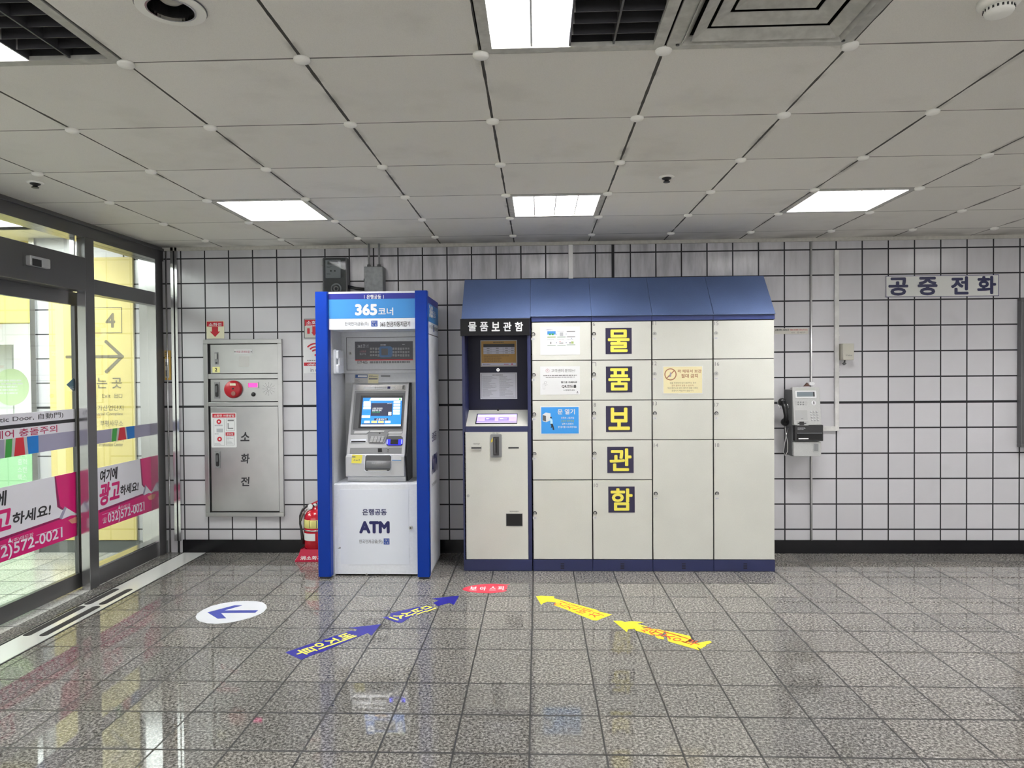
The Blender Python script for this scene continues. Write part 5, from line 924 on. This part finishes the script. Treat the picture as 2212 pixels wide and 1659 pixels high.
# blue arrows
o = tag(MB(FBL).prism(FZ, A([(90, 772), (410, 662), (470, 655), (540, 640), (535, 625), (870, 512), (930, 520), (950, 495), (855, 478), (1230, 435), (1120, 572), (1075, 540), (740, 675), (560, 755), (450, 790), (280, 860)]), 0, .0012).obj('floor_arrow'), 'blue arrow sticker with yellow letters on the floor, nearer of the two', 'floor sticker', 'arrow stickers on the floor')
c0, c1 = A([(815, 585), (315, 765)]); U = Vector(A([(1230, 435)])[0])-Vector(A([(185, 815)])[0]); letters(o, FYT, '베지인부', c0, c1, .088, U, .024)
o = tag(MB(FBL).prism(FZ, A([(1250, 352), (1300, 345), (1340, 352), (1345, 305), (1640, 235), (1720, 225), (1850, 232), (1855, 262), (1760, 290), (1600, 340), (1480, 418), (1410, 412)]), 0, .0012).prism(FZ, A([(1855, 180), (1925, 150), (1840, 128), (2165, 95), (2105, 205), (2050, 180), (1915, 218)]), 0, .0012).obj('floor_arrow'), 'torn blue arrow sticker with yellow letters on the floor, farther of the two', 'floor sticker', 'arrow stickers on the floor')
c0, c1 = A([(1785, 250), (1440, 350)]); U = Vector(A([(2165, 95)])[0])-Vector(A([(1330, 390)])[0]); letters(o, FYT, '미비사스', c0, c1, .085, U, .024)
# yellow arrows
o = tag(MB(FYE).prism(FZ, Bq([(45, 102), (100, 95), (262, 105), (255, 125), (390, 158), (520, 195), (770, 265), (800, 285), (950, 320), (855, 355), (770, 390), (720, 385), (480, 290), (420, 265), (260, 208), (280, 172), (180, 165), (130, 180), (105, 203)]), 0, .0012).obj('floor_arrow'), 'yellow arrow sticker with orange letters on the floor, nearer the lockers', 'floor sticker', 'arrow stickers on the floor')
c0, c1 = Bq([(345, 195), (760, 325)]); U = Vector(Bq([(45, 102)])[0])-Vector(Bq([(850, 360)])[0]); letters(o, FOR, '인진베차', c0, c1, .085, U, .006)
o = tag(MB(FYE).prism(FZ, Bq([(968, 395), (1060, 395), (1100, 408), (1180, 400), (1333, 408), (1245, 430), (1380, 465), (1290, 460), (1350, 485), (1510, 495), (1580, 515), (1560, 545), (1480, 560), (1430, 568), (1330, 535), (1235, 510), (1220, 488), (1145, 492), (1128, 528)]), 0, .0012).prism(FZ, Bq([(1590, 512), (1880, 575), (1895, 605), (1850, 640), (1935, 665), (2120, 632), (2142, 650), (2110, 668), (2070, 680), (2075, 690), (2010, 728), (1960, 700), (1995, 745), (1660, 650), (1620, 635)]), 0, .0012).prism(FZ, Bq([(1462, 570), (1500, 560), (1575, 595), (1570, 618), (1490, 600)]), 0, .0012).obj('floor_arrow'), 'tattered yellow arrow sticker with orange letters on the floor, nearer the camera', 'floor sticker', 'arrow stickers on the floor')
c0, c1 = Bq([(1390, 510), (1910, 655)]); U = Vector(Bq([(968, 395)])[0])-Vector(Bq([(2000, 700)])[0]); letters(o, FOR, '쌍미지인부', c0, c1, .085, U, .006)
# white disc with arrow
c = Vector(FZ.px(500, 1323)); ax = FZ.pp([(423, 1334), (577, 1312), (530, 1298.5), (470, 1347)])
rad = (Vector(ax[0])-Vector(ax[1])).length/2; cen = (Vector(ax[0])+Vector(ax[1]))/2
import itertools
Cq = lambda pts: fl(pts, 3.626, 3.626, 400, 1240)
bd = Cq([(82, 335), (95, 310), (140, 280), (210, 250), (300, 228), (400, 215), (480, 211), (560, 214), (610, 224), (636, 245), (640, 265), (620, 292), (590, 312), (520, 340), (430, 365), (330, 383), (250, 390), (170, 386), (110, 370), (88, 352)])
o = tag(MB(FWH).prism(FZ, bd, 0, .0012).obj('floor_disc'), 'round pale floor sticker with blue arrow in front of the glass doors', 'floor sticker')
MB(FBA).prism(FZ, Cq([(175, 302), (390, 246), (447, 248), (305, 287), (572, 285), (548, 305), (280, 308), (322, 348), (255, 352)]), .0012, .002).obj('arrow', o)
Dq = lambda pts: fl(pts, 3.814, 3.814, 980, 1240)
o = tag(MB(FRD).prism(FZ, Dq([(72, 126), (90, 112), (140, 98), (220, 86), (310, 81), (400, 84), (462, 88), (430, 95), (448, 105), (430, 115), (445, 122), (420, 130), (440, 138), (400, 150), (300, 158), (200, 155), (120, 145), (85, 136)]), 0, .0012).obj('floor_disc'), 'torn red oval floor sticker with white lettering before the locker terminal', 'floor sticker')
for s_, a in (('보', (132, 106, 192, 136)), ('아', (215, 106, 270, 138)), ('스', (295, 104, 350, 136)), ('피', (362, 102, 415, 136))): q = Dq([(a[0], a[3]), (a[2], a[3]), (a[2], a[1]), (a[0], a[1])]); MB(PAPER).text(FZ, s_, (min(q[0][0], q[3][0])+.004, q[0][1], max(q[1][0], q[2][0])-.004, q[2][1]), .002, .018).obj('letter', o)
bpy.data.objects.remove(_tx[1]); bpy.data.curves.remove(_tx[0])
